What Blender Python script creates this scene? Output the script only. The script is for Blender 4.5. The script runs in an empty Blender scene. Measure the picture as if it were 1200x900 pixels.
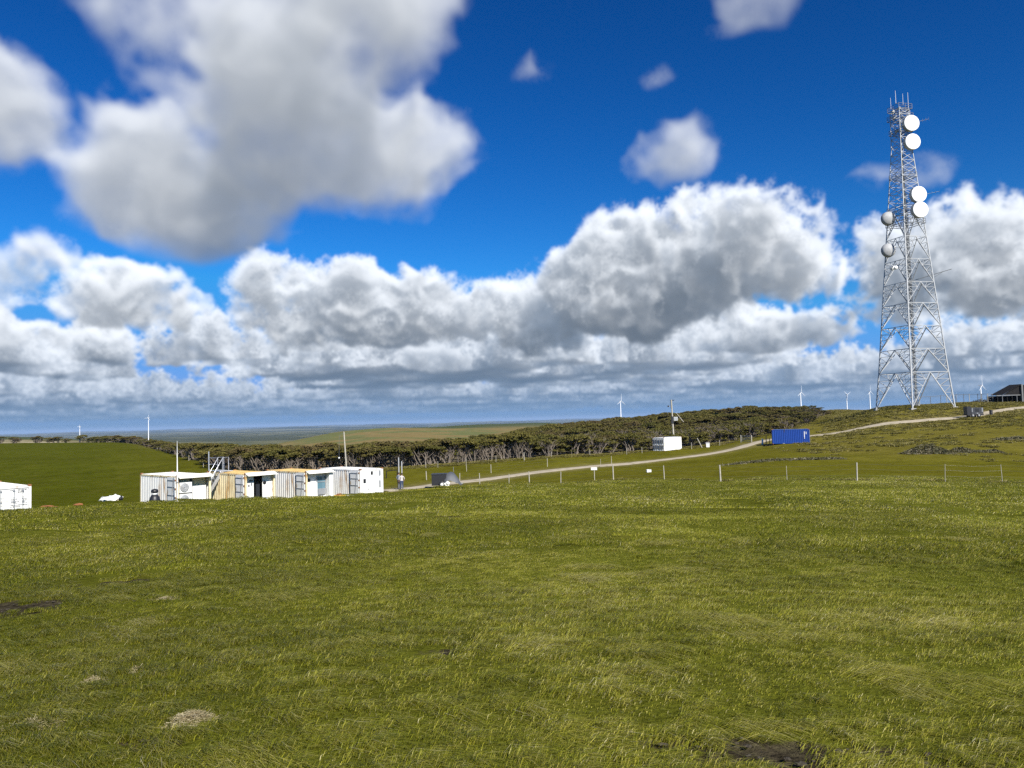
import bpy, bmesh, math, random
import numpy as np
from mathutils import Vector, Matrix, Euler

C = bpy.context.scene.collection
R = math.radians
EYE = 1.6                     # camera height above the grass
FOC = 900.0                   # focal length, in units of a 1200-wide picture
PITCH, ROLL = 2.67, 1.5

# ------------------------------------------------------------------ camera
cam_d = bpy.data.cameras.new('camera')
cam = bpy.data.objects.new('camera', cam_d)
C.objects.link(cam)
cam_d.sensor_fit = 'HORIZONTAL'
cam_d.sensor_width = 36.0
cam_d.lens = FOC / 1200 * 36.0
cam_d.clip_start, cam_d.clip_end = 0.1, 200000
CAM_M = Matrix.Translation((0, 0, EYE)) @ Matrix.Rotation(R(90 + PITCH), 4, 'X') @ Matrix.Rotation(R(-ROLL), 4, 'Z')
cam.matrix_world = CAM_M
bpy.context.scene.camera = cam

def ray(px, py):
    """direction in the world of a point of the 1200 x 900 photograph"""
    v = CAM_M.to_3x3() @ Vector(((px - 600) / FOC, -(py - 450) / FOC, -1.0))
    return v.normalized()

def azel(px, py):
    v = ray(px, py)
    return math.atan2(v.x, v.y), math.asin(v.z)

def horizon(px):
    return 508 - 0.0266 * px

# ------------------------------------------------------------------ sun and sky
SUN_HEAD, SUN_EL = 28.0, 37.0      # heading measured from behind the camera towards the right
sx, sy = math.sin(R(SUN_HEAD)) * math.cos(R(SUN_EL)), -math.cos(R(SUN_HEAD)) * math.cos(R(SUN_EL))
SUN_V = Vector((sx, sy, math.sin(R(SUN_EL))))
sun_d = bpy.data.lights.new('sun', 'SUN')
sun_d.energy = 4.6
sun_d.angle = R(0.53)
sun_d.color = (1.0, 0.955, 0.88)
sun = bpy.data.objects.new('sun', sun_d)
C.objects.link(sun)
sun.rotation_euler = SUN_V.to_track_quat('Z', 'Y').to_euler()
sun.location = (0, 0, 200)

vs = bpy.context.scene.view_settings
bpy.context.scene.display_settings.display_device = 'sRGB'
vs.view_transform = 'Standard'
vs.look = 'None'
vs.exposure = 0.7
vs.gamma = 1.0
vs.use_curve_mapping = False

bpy.context.scene.cycles.use_denoising = False
bpy.context.scene.cycles.use_adaptive_sampling = False

class NT:
    """small helper to write node trees"""
    def __init__(self, tree):
        self.t = tree
    def n(self, typ, **kw):
        nd = self.t.nodes.new(typ)
        for k, v in kw.items():
            setattr(nd, k, v)
        return nd
    def put(self, sock, v):
        if v is None:
            return
        if isinstance(v, bpy.types.NodeSocket):
            self.t.links.new(v, sock)
        else:
            sock.default_value = v
    def m(self, op, a, b=None, c=None, clamp=False):
        nd = self.n('ShaderNodeMath', operation=op, use_clamp=clamp)
        self.put(nd.inputs[0], a); self.put(nd.inputs[1], b); self.put(nd.inputs[2], c)
        return nd.outputs[0]
    def vm(self, op, a, b=None):
        nd = self.n('ShaderNodeVectorMath', operation=op)
        self.put(nd.inputs[0], a); self.put(nd.inputs[1], b)
        return nd.outputs[1] if op in ('LENGTH', 'DOT_PRODUCT', 'DISTANCE') else nd.outputs[0]
    def xyz(self, x, y, z):
        nd = self.n('ShaderNodeCombineXYZ')
        self.put(nd.inputs[0], x); self.put(nd.inputs[1], y); self.put(nd.inputs[2], z)
        return nd.outputs[0]
    def sep(self, v):
        nd = self.n('ShaderNodeSeparateXYZ')
        self.put(nd.inputs[0], v)
        return nd.outputs
    def rng(self, v, a, b, c=0.0, d=1.0, smooth=False):
        nd = self.n('ShaderNodeMapRange', interpolation_type='SMOOTHSTEP' if smooth else 'LINEAR')
        self.put(nd.inputs[0], v)
        for i, q in enumerate((a, b, c, d)):
            self.put(nd.inputs[i + 1], q)
        return nd.outputs[0]
    def noise(self, vec, scale, detail=4, rough=0.5, dist=0.0, dims='3D', lac=2.0):
        nd = self.n('ShaderNodeTexNoise', noise_dimensions=dims)
        self.put(nd.inputs['Vector'], vec)
        nd.inputs['Scale'].default_value = scale
        nd.inputs['Detail'].default_value = detail
        nd.inputs['Roughness'].default_value = rough
        nd.inputs['Distortion'].default_value = dist
        nd.inputs['Lacunarity'].default_value = lac
        return nd.outputs[0]
    def mix(self, f, a, b, blend='MIX'):
        nd = self.n('ShaderNodeMix', data_type='RGBA', blend_type=blend)
        self.put(nd.inputs[0], f); self.put(nd.inputs[6], a); self.put(nd.inputs[7], b)
        return nd.outputs[2]
    def ramp(self, f, stops):
        nd = self.n('ShaderNodeValToRGB')
        self.put(nd.inputs[0], f)
        els = nd.color_ramp.elements
        while len(els) < len(stops):
            els.new(0.5)
        for e, (p, c) in zip(els, stops):
            e.position = p
            e.color = (*c, 1) if len(c) == 3 else c
        return nd.outputs[0]

def srgb(r, g, b):
    f = lambda c: c / 12.92 if c <= 0.04045 else ((c + 0.055) / 1.055) ** 2.4
    return (f(r / 255), f(g / 255), f(b / 255), 1.0)

world = bpy.data.worlds.new('World')
bpy.context.scene.world = world
world.use_nodes = True
wt = world.node_tree
wt.nodes.clear()
W = NT(wt)
# ------------------------------------------------------------------ clouds: a field of cumulus, marched once into an all-round sky picture
# photo column and row of the middle, half width, height above and below (photo pixels), distance in km, weight
CUMULUS = [
    # the big mass at upper left, partly overhead
    (400, 10, 160, 95, 80, 3.0, .95), (190, 0, 120, 75, 60, 3.0, .75), (474, 155, 84, 66, 98, 3.9, 1.35), (300, 120, 95, 95, 110, 3.7, 1.15), (300, 40, 110, 60, 70, 3.4, 1.0),
    (165, 165, 72, 66, 90, 4.0, 1.1), (420, 205, 110, 50, 40, 3.9, .8), (235, 225, 115, 70, 60, 4.1, .9), (115, 220, 75, 45, 45, 4.2, .8), (245, 262, 60, 40, 40, 4.2, .8),
    # left edge
    (-15, 105, 60, 60, 52, 4.6, 1.05), (25, 160, 50, 38, 42, 4.6, .6), (-100, 120, 80, 70, 60, 4.6, 1.0),
    # left middle bank
    (20, 312, 74, 44, 42, 6.0, .98), (0, 365, 85, 40, 40, 6.6, .85), (165, 352, 72, 48, 38, 7.2, 1.12), (120, 328, 36, 26, 36, 7.2, .66), (215, 372, 38, 32, 26, 7.4, .9), (70, 392, 90, 24, 26, 8.6, .72),
    # long cumulus in the middle
    (325, 345, 54, 48, 46, 9.0, 1.15), (400, 342, 62, 46, 50, 9.0, 1.1), (480, 352, 72, 48, 42, 9.0, 1.2), (570, 362, 62, 32, 38, 9.2, 1.0), (430, 388, 150, 20, 18, 9.2, .60),
    (620, 355, 45, 38, 55, 8.8, 1.0), (520, 420, 120, 18, 18, 10.5, .8),
    # rising bank right of the middle
    (745, 300, 74, 58, 70, 8.0, 1.35), (690, 350, 88, 45, 50, 8.2, 1.1), (835, 295, 92, 64, 58, 7.6, 1.12), (930, 290, 76, 52, 44, 7.4, .92), (900, 232, 56, 40, 36, 7.0, .75), (780, 355, 104, 42, 36, 8.4, 1.0),
    (960, 330, 50, 28, 26, 8.0, .6), (660, 325, 42, 32, 40, 8.2, .8), (650, 400, 55, 26, 30, 9.4, .85), (930, 385, 95, 34, 26, 9.4, 1.0), (870, 395, 60, 20, 20, 9.6, .7),
    # small ones above
    (800, 172, 62, 46, 42, 4.3, 1.05), (762, 200, 50, 30, 26, 4.3, .75), (628, 80, 52, 32, 30, 4.0, .70), (855, 12, 84, 44, 38, 3.4, .74), (690, 2, 100, 28, 24, 3.6, .60), (770, 90, 30, 26, 26, 4.0, .62),
    # behind the lattice mast
    (1115, 288, 80, 54, 46, 8.4, 1.05), (1050, 305, 58, 52, 52, 8.4, .9), (1185, 300, 64, 42, 46, 8.4, .95), (1030, 200, 54, 28, 26, 4.4, .80), (1095, 205, 46, 26, 24, 4.4, .66), (1190, 355, 74, 26, 24, 9.4, .9), (1090, 350, 74, 20, 22, 9.4, .65), (1290, 310, 90, 60, 60, 8.4, 1),
    (925, 190, 40, 26, 26, 4.4, .74),
    # beyond the frame
    (-220, 330, 120, 70, 60, 8, 1.0), (-230, 40, 120, 90, 70, 4, .9), (1420, 200, 120, 80, 60, 6, .9), (1500, 380, 150, 40, 40, 9, .9), (-300, 400, 150, 40, 40, 9, .9),
]
def march_clouds(azel, sun_v, foc, half_az=56.0, el0=-1.0, el1=44.0, res=0.085, seed=5):
    rs = np.random.RandomState(seed)
    N = 128
    f = np.fft.fftfreq(N).astype(np.float32) * N
    kk = np.sqrt(f[:, None, None] ** 2 + f[None, :, None] ** 2 + f[None, None, :N // 2 + 1] ** 2)
    vol = np.zeros((N, N, N), np.float32)
    for o in range(5):                      # octaves of rounded (billowing) noise, all periodic
        k0 = 2.2 * 2 ** o
        w = np.exp(-((np.log(np.maximum(kk, 1e-3)) - math.log(k0)) / 0.42) ** 2)
        g = np.fft.irfftn(np.fft.rfftn(rs.randn(N, N, N).astype(np.float32)) * w, s=(N, N, N)).astype(np.float32)
        g /= g.std()
        vol += (0.75 - np.abs(g)) * (0, .95, .56, .24, .05)[o] if o else (0.75 * g)
    vol -= vol.mean(); vol /= vol.std()
    flat = vol.ravel()
    def look(x, y, z, period):
        q = N / period
        x = x * q; y = y * q; z = z * q
        ix = np.floor(x); iy = np.floor(y); iz = np.floor(z)
        fx = (x - ix).astype(np.float32); fy = (y - iy).astype(np.float32); fz = (z - iz).astype(np.float32)
        ix = ix.astype(np.int32) & (N - 1); iy = iy.astype(np.int32) & (N - 1); iz = iz.astype(np.int32) & (N - 1)
        jx = (ix + 1) & (N - 1); jy = (iy + 1) & (N - 1); jz = (iz + 1) & (N - 1)
        ix *= N * N; jx *= N * N; iy *= N; jy *= N
        a = flat[ix + iy + iz]; a += (flat[ix + iy + jz] - a) * fz
        b = flat[ix + jy + iz]; b += (flat[ix + jy + jz] - b) * fz
        c = flat[jx + iy + iz]; c += (flat[jx + iy + jz] - c) * fz
        d = flat[jx + jy + iz]; d += (flat[jx + jy + jz] - d) * fz
        a += (b - a) * fy; c += (d - c) * fy
        a += (c - a) * fx
        return a
    BASE = 0.95                             # cloud base, km
    blobs = []
    for px, py, rx, rt, rb, dist, wgt in CUMULUS:
        a, e = azel(px, py)
        k = dist / foc
        c = (dist * math.cos(e) * math.sin(a), dist * math.cos(e) * math.cos(a), dist * math.sin(e))
        blobs.append((c, rx * k, 0.5 * (rx * k) + 0.5 * max(rt, rb) * k, rt * k, rb * k, wgt, dist, a))
    def bodies(x, y, z, t):
        """how deep inside the cloud bodies, before the noise eats into them"""
        s = np.zeros(x.shape, np.float32)
        for (c, rx, ry, rt, rb, wgt, dist, a) in blobs:
            if abs(t - dist) > 2.0 * ry + 0.1 and np.ndim(t) == 0:
                continue
            dx = x - c[0]; dy = y - c[1]
            ca, sa = math.cos(a), math.sin(a)
            u = (dx * ca - dy * sa) / rx; v = (dx * sa + dy * ca) / ry
            dz = z - c[2]
            w = np.maximum(dz / rt, -dz / rb)
            s += (wgt * np.exp(-1.1 * (u * u + v * v + w * w))).astype(np.float32)
        return s
    def field(x, y, z, t, fine=True):
        zc = z + (x * x + y * y) * 0.0000785 * 0.6      # the earth falls away
        b = bodies(x, y, z, t) - 0.74
        # far field: many small flat-based clouds, from twelve kilometres on
        far = np.clip((t - 9.5) / 5.0, 0, 1)
        h = zc - BASE
        cov = look(x, y, 0 * z + 3.1, 8.0) * 0.42 + look(x, y, 0 * z + 1.3, 27.0) * 0.28
        top = 0.10 + 0.75 * np.clip(cov + 0.25, 0, 1.4)
        prof = np.minimum(np.clip(h / 0.07, -1, 1), (top - h) / 0.35)
        fb = np.where(far > 0, np.minimum(cov * 1.8 - 0.26 + 0.10 * far, prof) * 0.95 - (1 - far) * 0.6, -1)
        b = np.maximum(b, fb.astype(np.float32))
        m = b > -0.8
        d = np.full(x.shape, -1, np.float32)
        if m.any():
            xm, ym, zm = x[m], y[m], z[m]
            amp = np.clip(0.25 + (b[m] + 0.70) * 1.1, 0.0, 1.0)
            n = look(xm, ym, zm, 2.7) * 0.40 - 0.03
            if fine:
                n += look(xm + 5.1, ym, zm + 2.2, 1.1) * 0.075
            n *= amp
            d[m] = b[m] + n
        return d
    SIG = 11.0                              # extinction per km at full density
    def dens(d, t):                         # the near ones are the thin, ragged ones
        return np.clip(d / (0.54 - 0.20 * np.clip((t - 4.6) / 2.4, 0, 1)), 0, 1) ** 1.3 * (SIG * (0.46 + 0.54 * np.clip((t - 4.4) / 2.6, 0, 1)))
    ratio = 1.014
    ts = [1.35]
    while ts[-1] < 70:
        ts.append(ts[-1] * ratio)
    # coarse field along the view, for the sun's way through the clouds
    ca = np.radians(np.arange(-half_az - 4, half_az + 4.01, 0.5)); ce = np.radians(np.arange(el0 - 1, el1 + 6, 0.28))
    cts = np.array(ts[::3]); lt0 = math.log(cts[0]); ldt = 3 * math.log(ratio)
    CA, CE = np.meshgrid(ca, ce)
    grid = np.zeros((len(cts), len(ce), len(ca)), np.float32)
    for k, t in enumerate(cts):
        z = t * np.sin(CE)
        m = (z > 0.4) & (z < 3.0) | (t > 9)
        if m.any():
            r = t * np.cos(CE[m])
            grid[k][m] = dens(field(r * np.sin(CA[m]), r * np.cos(CA[m]), z[m], t, False), t)
    def sample(g, x, y, z):
        t = np.sqrt(x * x + y * y + z * z)
        i = np.clip((np.log(t) - lt0) / ldt, 0, len(cts) - 1.001)
        j = np.clip((np.arcsin(np.clip(z / t, -1, 1)) - ce[0]) / (ce[1] - ce[0]), 0, len(ce) - 1.001)
        k = np.clip((np.arctan2(x, y) - ca[0]) / (ca[1] - ca[0]), 0, len(ca) - 1.001)
        i0 = i.astype(np.int32); j0 = j.astype(np.int32); k0 = k.astype(np.int32)
        fi = i - i0; fj = j - j0; fk = k - k0
        o = 0
        for a in (0, 1):
            for b in (0, 1):
                for c in (0, 1):
                    o = o + g[i0 + a, j0 + b, k0 + c] * ((fi if a else 1 - fi) * (fj if b else 1 - fj) * (fk if c else 1 - fk))
        return o
    tau_s = np.zeros_like(grid); tau_u = np.zeros_like(grid)
    T3 = cts[:, None, None]
    X = T3 * np.cos(CE) * np.sin(CA); Y = T3 * np.cos(CE) * np.cos(CA); Z = T3 * np.sin(CE) + 0 * X
    mk = grid > 0
    for m_it in range(1):
        mm = mk.copy()
        for ax in (0, 1, 2):
            mm |= np.roll(mk, 1, ax) | np.roll(mk, -1, ax)
    xs, ys, zs = X[mm], Y[mm], Z[mm]
    acc = np.zeros(xs.shape); accu = np.zeros(xs.shape)
    prev = 0
    for step in (0.05, 0.12, 0.22, 0.36, 0.55, 0.8, 1.2, 1.8):
        acc += sample(grid, xs + sun_v[0] * step, ys + sun_v[1] * step, zs + sun_v[2] * step) * (step - prev)
        accu += sample(grid, xs, ys, zs + step * 0.7) * (step - prev) * 0.7
        prev = step
    tau_s[mm] = acc; tau_u[mm] = accu
    # the picture
    az = np.radians(np.arange(-half_az, half_az + 1e-6, res)); el = np.radians(np.arange(el0, el1 + 1e-6, res))
    AZ, EL = np.meshgrid(az, el)
    sh = AZ.shape
    trans = np.ones(sh, np.float32)
    rgb = np.zeros(sh + (3,), np.float32)
    jit = rs.rand(*sh)
    SUNC = np.array([1.0, 0.985, 0.955]) * 1.02; AMB = np.array([0.140, 0.195, 0.280]); GND = np.array([0.045, 0.060, 0.075])
    AIR = np.array([0.165, 0.300, 0.510])
    for k in range(len(ts) - 1):
        dt = ts[k + 1] - ts[k]
        tm = ts[k]
        z = tm * np.sin(EL)
        zc = z + (tm * np.cos(EL)) ** 2 * 0.0000785 * 0.6
        m = (trans > 0.012) & (zc > 0.55) & (zc < 3.1)
        if not m.any():
            continue
        t = tm + dt * jit[m]
        e = EL[m]; a = AZ[m]
        r = t * np.cos(e)
        x = r * np.sin(a); y = r * np.cos(a); zz = t * np.sin(e)
        d = field(x, y, zz, tm)
        hit = d > 0
        if not hit.any():
            continue
        sg = dens(d[hit], tm)
        xh, yh, zh = x[hit], y[hit], zz[hit]
        # a little of the fine relief in the light too
        step = 0.10
        lift = dens(field(xh + sun_v[0] * step, yh + sun_v[1] * step, zh + sun_v[2] * step, tm), max(tm, 5.5)) * 0.11
        ts_ = sample(tau_s, xh, yh, zh); tu = sample(tau_u, xh, yh, zh)
        ts_ = ts_ * 0.75 + lift
        sunl = 0.80 * np.exp(-ts_ * 0.64) + 0.20 * np.exp(-ts_ * 0.12)
        ambl = 0.35 + 0.65 * np.exp(-tu * 0.35)
        col = sunl[:, None] * SUNC * 1.05 + ambl[:, None] * AMB + GND
        col = col * (0.80 + 0.20 * np.clip((tm - 4.4) / 2.4, 0, 1))
        fog = np.exp(-np.maximum(t[hit] - 6, 0) / np.array(30.0))[:, None]
        col = col * fog + AIR * (1 - fog)
        al = 1 - np.exp(-sg * dt)
        tr = trans[m]
        wgt = np.zeros_like(tr); wgt[hit] = tr[hit] * al
        cc = np.zeros((len(tr), 3), np.float32); cc[hit] = col * wgt[hit][:, None]
        rgb[m] += cc
        tr[hit] *= (1 - al)
        trans[m] = tr
    # the thick air low over the horizon
    low = np.clip(1.25 * np.exp(-np.maximum(np.degrees(EL), 0) / 1.3), 0, 1).astype(np.float32)
    rgb = rgb * (1 - low[..., None] * 0.5) + (np.array([.165, .325, .570], np.float32)) * (low * (trans + (1 - trans) * 0.5))[..., None]
    trans = trans * (1 - low)
    alpha = 1 - trans
    def soft(a):
        a = np.pad(a, [(1, 1), (1, 1)] + [(0, 0)] * (a.ndim - 2), mode='edge')
        a = (a[:-2] + 2 * a[1:-1] + a[2:]) / 4
        return (a[:, :-2] + 2 * a[:, 1:-1] + a[:, 2:]) / 4
    # and a wide, thin veil of bright air higher up
    veil = (0.85 * np.exp(-np.maximum(np.degrees(EL), 0) / 4.2)).astype(np.float32)
    rgb = rgb + np.array([.330, .500, .95], np.float32) * (veil * (1 - alpha))[..., None]
    alpha = alpha + (1 - alpha) * veil
    rgb, alpha = soft(rgb), soft(alpha)
    return rgb, alpha
def cloud_world():
    res, half, e0, e1 = 0.07, 56.0, -1.0, 44.0
    rgb, alpha = march_clouds(azel, tuple(SUN_V), FOC, half, e0, e1, res)
    h, w = alpha.shape
    img = bpy.data.images.new('cloud_field', w, h, alpha=True, float_buffer=True, is_data=True)
    px = np.empty((h, w, 4), np.float32)
    px[..., :3] = rgb
    px[..., 3] = alpha
    edge = np.minimum(1, np.minimum(np.arange(w), np.arange(w)[::-1]) / (6 / res))     # thins out towards the sides
    top = np.minimum(1, np.arange(h)[::-1] / (5 / res))
    px *= (edge[None, :] * top[:, None])[..., None].astype(np.float32)
    img.pixels.foreach_set(px.ravel())
    img.update()
    img.pack()
    tc = W.n('ShaderNodeTexCoord')
    dx, dy, dz = W.sep(tc.outputs['Generated'])
    az = W.m('ARCTAN2', dx, dy)
    el = W.m('ARCSINE', dz)
    u = W.rng(az, R(-half), R(half)); u.node.clamp = False
    v = W.rng(el, R(e0), R(e1)); v.node.clamp = False
    tex = W.n('ShaderNodeTexImage', image=img, extension='CLIP', interpolation='Cubic')
    W.put(tex.inputs['Vector'], W.xyz(u, v, 0.0))
    sky = W.n('ShaderNodeTexSky', sky_type='NISHITA')
    sky.sun_disc = False
    sky.sun_elevation = R(SUN_EL)
    sky.sun_rotation = math.atan2(SUN_V.x, SUN_V.y)
    sky.altitude = 100
    sky.air_density = 1.0
    sky.dust_density = 0.2
    sky.ozone_density = 4.0
    SKY_S = 0.1
    hs = W.n('ShaderNodeHueSaturation')
    W.put(hs.inputs['Color'], sky.outputs[0])
    hs.inputs['Hue'].default_value = 0.506
    hs.inputs['Saturation'].default_value = 1.14
    hs.inputs['Value'].default_value = 1.0
    inv = W.m('SUBTRACT', 1.0, tex.outputs['Alpha'])
    a = W.n('ShaderNodeVectorMath', operation='SCALE')
    gm = W.n('ShaderNodeGamma'); gm.inputs['Gamma'].default_value = 1.45      # deep, polarised blue overhead
    W.put(gm.inputs['Color'], W.vm('MULTIPLY', hs.outputs[0], (0.80 * SKY_S, 0.86 * SKY_S, 1.08 * SKY_S)))
    W.put(a.inputs[0], W.vm('MINIMUM', W.vm('MULTIPLY', gm.outputs[0], (0.13 / SKY_S, 0.88 / SKY_S, 0.80 / SKY_S)), (1.4, 2.1, 5.4))); W.put(a.inputs['Scale'], inv)
    b = W.n('ShaderNodeVectorMath', operation='SCALE')
    W.put(b.inputs[0], tex.outputs['Color']); b.inputs['Scale'].default_value = 0.56 / SKY_S
    bg = W.n('ShaderNodeBackground')
    bg.inputs['Strength'].default_value = SKY_S
    W.put(bg.inputs['Color'], W.vm('ADD', a.outputs[0], b.outputs[0]))
    wo = W.n('ShaderNodeOutputWorld')
    wt.links.new(bg.outputs[0], wo.inputs[0])
    world.cycles.sampling_method = 'MANUAL'
    world.cycles.sample_map_resolution = 512
cloud_world()
# ------------------------------------------------------------------ helpers for meshes
class MB:
    """collects simple shapes and links them as one mesh object"""
    def __init__(self):
        self.v, self.f, self.mi, self.sm = [], [], [], []
    def add(self, vs, fs, mi=0, smooth=False):
        o = len(self.v)
        self.v += [tuple(p) for p in vs]
        for f in fs:
            self.f.append(tuple(i + o for i in f)); self.mi.append(mi); self.sm.append(smooth)
        return self
    def box(self, c, s, rot=None, mi=0):
        x, y, z = s[0] / 2, s[1] / 2, s[2] / 2
        vs = [Vector(p) for p in ((-x, -y, -z), (x, -y, -z), (x, y, -z), (-x, y, -z), (-x, -y, z), (x, -y, z), (x, y, z), (-x, y, z))]
        if rot is not None:
            vs = [rot @ p for p in vs]
        vs = [p + Vector(c) for p in vs]
        return self.add(vs, [(0, 3, 2, 1), (4, 5, 6, 7), (0, 1, 5, 4), (1, 2, 6, 5), (2, 3, 7, 6), (3, 0, 4, 7)], mi)
    def box2(self, lo, hi, mi=0):
        c = [(a + b) / 2 for a, b in zip(lo, hi)]
        return self.box(c, [abs(b - a) for a, b in zip(lo, hi)], None, mi)
    def bar(self, p0, p1, w, h=None, mi=0):
        p0, p1 = Vector(p0), Vector(p1)
        d = p1 - p0
        q = d.to_track_quat('X', 'Z').to_matrix()
        return self.box((p0 + p1) / 2, (d.length, w, h or w), q, mi)
    def tube(self, pts, rad, n=8, mi=0, caps=True, smooth=True):
        pts = [Vector(p) for p in pts]
        rs = rad if isinstance(rad, (list, tuple)) else [rad] * len(pts)
        vs, fs = [], []
        for i, p in enumerate(pts):
            d = (pts[min(i + 1, len(pts) - 1)] - pts[max(i - 1, 0)])
            q = d.to_track_quat('Z', 'Y').to_matrix()
            for k in range(n):
                a = 2 * math.pi * k / n
                vs.append(p + q @ Vector((math.cos(a) * rs[i], math.sin(a) * rs[i], 0)))
        for i in range(len(pts) - 1):
            for k in range(n):
                a, b = i * n + k, i * n + (k + 1) % n
                fs.append((a, b, b + n, a + n))
        self.add(vs, fs, mi, smooth)
        if caps:
            o = len(vs)
            self.add(vs[:n], [tuple(range(n))[::-1]], mi); self.add(vs[-n:], [tuple(range(n))], mi)
        return self
    def lathe(self, prof, axis_m=None, n=24, mi=0, smooth=True):
        """prof: (radius, height) pairs turned round z, then moved by axis_m"""
        vs, fs = [], []
        for r, z in prof:
            for k in range(n):
                a = 2 * math.pi * k / n
                p = Vector((r * math.cos(a), r * math.sin(a), z))
                vs.append(axis_m @ p if axis_m else p)
        for i in range(len(prof) - 1):
            for k in range(n):
                a, b = i * n + k, i * n + (k + 1) % n
                fs.append((a, b, b + n, a + n))
        return self.add(vs, fs, mi, smooth)
    def blob(self, c, r, seed=0, rough=0.25, sub=2, mi=0, squash=(1, 1, 1), smooth=False):
        bm = bmesh.new()
        bmesh.ops.create_icosphere(bm, subdivisions=sub, radius=1)
        rd = random.Random(seed)
        off = Vector((rd.uniform(0, 50), rd.uniform(0, 50), rd.uniform(0, 50)))
        from mathutils import noise as mn
        vs = []
        for v in bm.verts:
            k = 1 + rough * mn.noise(v.co * 1.7 + off) + rough * 0.5 * mn.noise(v.co * 4.1 + off)
            vs.append((c[0] + v.co.x * r * k * squash[0], c[1] + v.co.y * r * k * squash[1], c[2] + v.co.z * r * k * squash[2]))
        fs = [tuple(v.index for v in f.verts) for f in bm.faces]
        bm.free()
        return self.add(vs, fs, mi, smooth)
    def build_each(self, name, mats, parent=None, label=None):
        """each separate piece becomes an object of its own"""
        n = len(self.v); up = list(range(n))
        def root(i):
            while up[i] != i:
                up[i] = up[up[i]]; i = up[i]
            return i
        for f in self.f:
            for a in f[1:]:
                up[root(a)] = root(f[0])
        groups = {}
        for k, f in enumerate(self.f):
            groups.setdefault(root(f[0]), []).append(k)
        out = []
        for ks in groups.values():
            ids = sorted({i for k in ks for i in self.f[k]}); mp = {i: j for j, i in enumerate(ids)}
            p = MB(); p.v = [self.v[i] for i in ids]; p.f = [tuple(mp[i] for i in self.f[k]) for k in ks]; p.mi = [self.mi[k] for k in ks]; p.sm = [self.sm[k] for k in ks]
            out.append(p.build(name, mats, parent, label=label))
        return out
    def mesh(self, name, mats):
        me = bpy.data.meshes.new(name)
        me.from_pydata(self.v, [], self.f)
        for m in (mats if isinstance(mats, (list, tuple)) else [mats]):
            me.materials.append(m)
        me.polygons.foreach_set('material_index', self.mi)
        me.polygons.foreach_set('use_smooth', self.sm)
        me.update()
        return me
    def build(self, name, mats, parent=None, loc=None, label=None):
        o = bpy.data.objects.new(name, self.mesh(name, mats))
        C.objects.link(o)
        if parent is not None:
            o.parent = parent
        if loc is not None:
            o.location = loc
        if label:
            o['label'] = label
        return o

def tag(o, label=None, cat=None, group=None, kind=None):
    for k, v in (('label', label), ('category', cat), ('group', group), ('kind', kind)):
        if v:
            o[k] = v
    return o

def thing(name, label, cat, loc=(0, 0, 0), rz=0.0, group=None):
    o = bpy.data.objects.new(name, None)
    o.empty_display_size = 0.3
    C.objects.link(o)
    o.location = loc
    o.rotation_euler = (0, 0, rz)
    return tag(o, label, cat, group)

def copy_tree(o, parent=None):
    c = o.copy()
    C.objects.link(c)
    c.parent = parent
    for ch in list(o.children):
        copy_tree(ch, c)
    return c

# ------------------------------------------------------------------ materials
def mat(name, col, rough=0.6, metal=0.0, var=0.0, vscale=3.0, stain=None, stain_amt=0.0, stain_scale=1.5, bump=0.0, bump_scale=30.0, spec=0.5, streak=False):
    m = bpy.data.materials.new(name)
    m.use_nodes = True
    T = NT(m.node_tree)
    b = m.node_tree.nodes['Principled BSDF']
    c = (*col[:3], 1)
    b.inputs['Roughness'].default_value = rough
    b.inputs['Metallic'].default_value = metal
    b.inputs['Specular IOR Level'].default_value = spec
    tc = T.n('ShaderNodeTexCoord').outputs['Object']
    out = None
    if var:
        n = T.noise(tc, vscale, 6, 0.6)
        f = T.rng(n, 0.25, 0.75, 1 - var, 1 + var)
        out = T.mix(1.0, c, T.xyz(f, f, f), 'MULTIPLY')
    if stain is not None:
        vec = tc
        if streak:
            vec = T.vm('MULTIPLY', tc, (1.0, 1.0, 0.22))
        n = T.noise(vec, stain_scale, 7, 0.65)
        f = T.rng(n, 0.62 - 0.25 * stain_amt, 0.72 - 0.1 * stain_amt, 0, 1, True)
        out = T.mix(f, out if out is not None else c, (*stain[:3], 1))
    if out is not None:
        T.put(b.inputs['Base Color'], out)
    else:
        b.inputs['Base Color'].default_value = c
    if bump:
        bp = T.n('ShaderNodeBump')
        bp.inputs['Strength'].default_value = bump
        bp.inputs['Distance'].default_value = 0.02
        T.put(bp.inputs['Height'], T.noise(tc, bump_scale, 5, 0.6))
        T.put(b.inputs['Normal'], bp.outputs[0])
    return m

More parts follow.
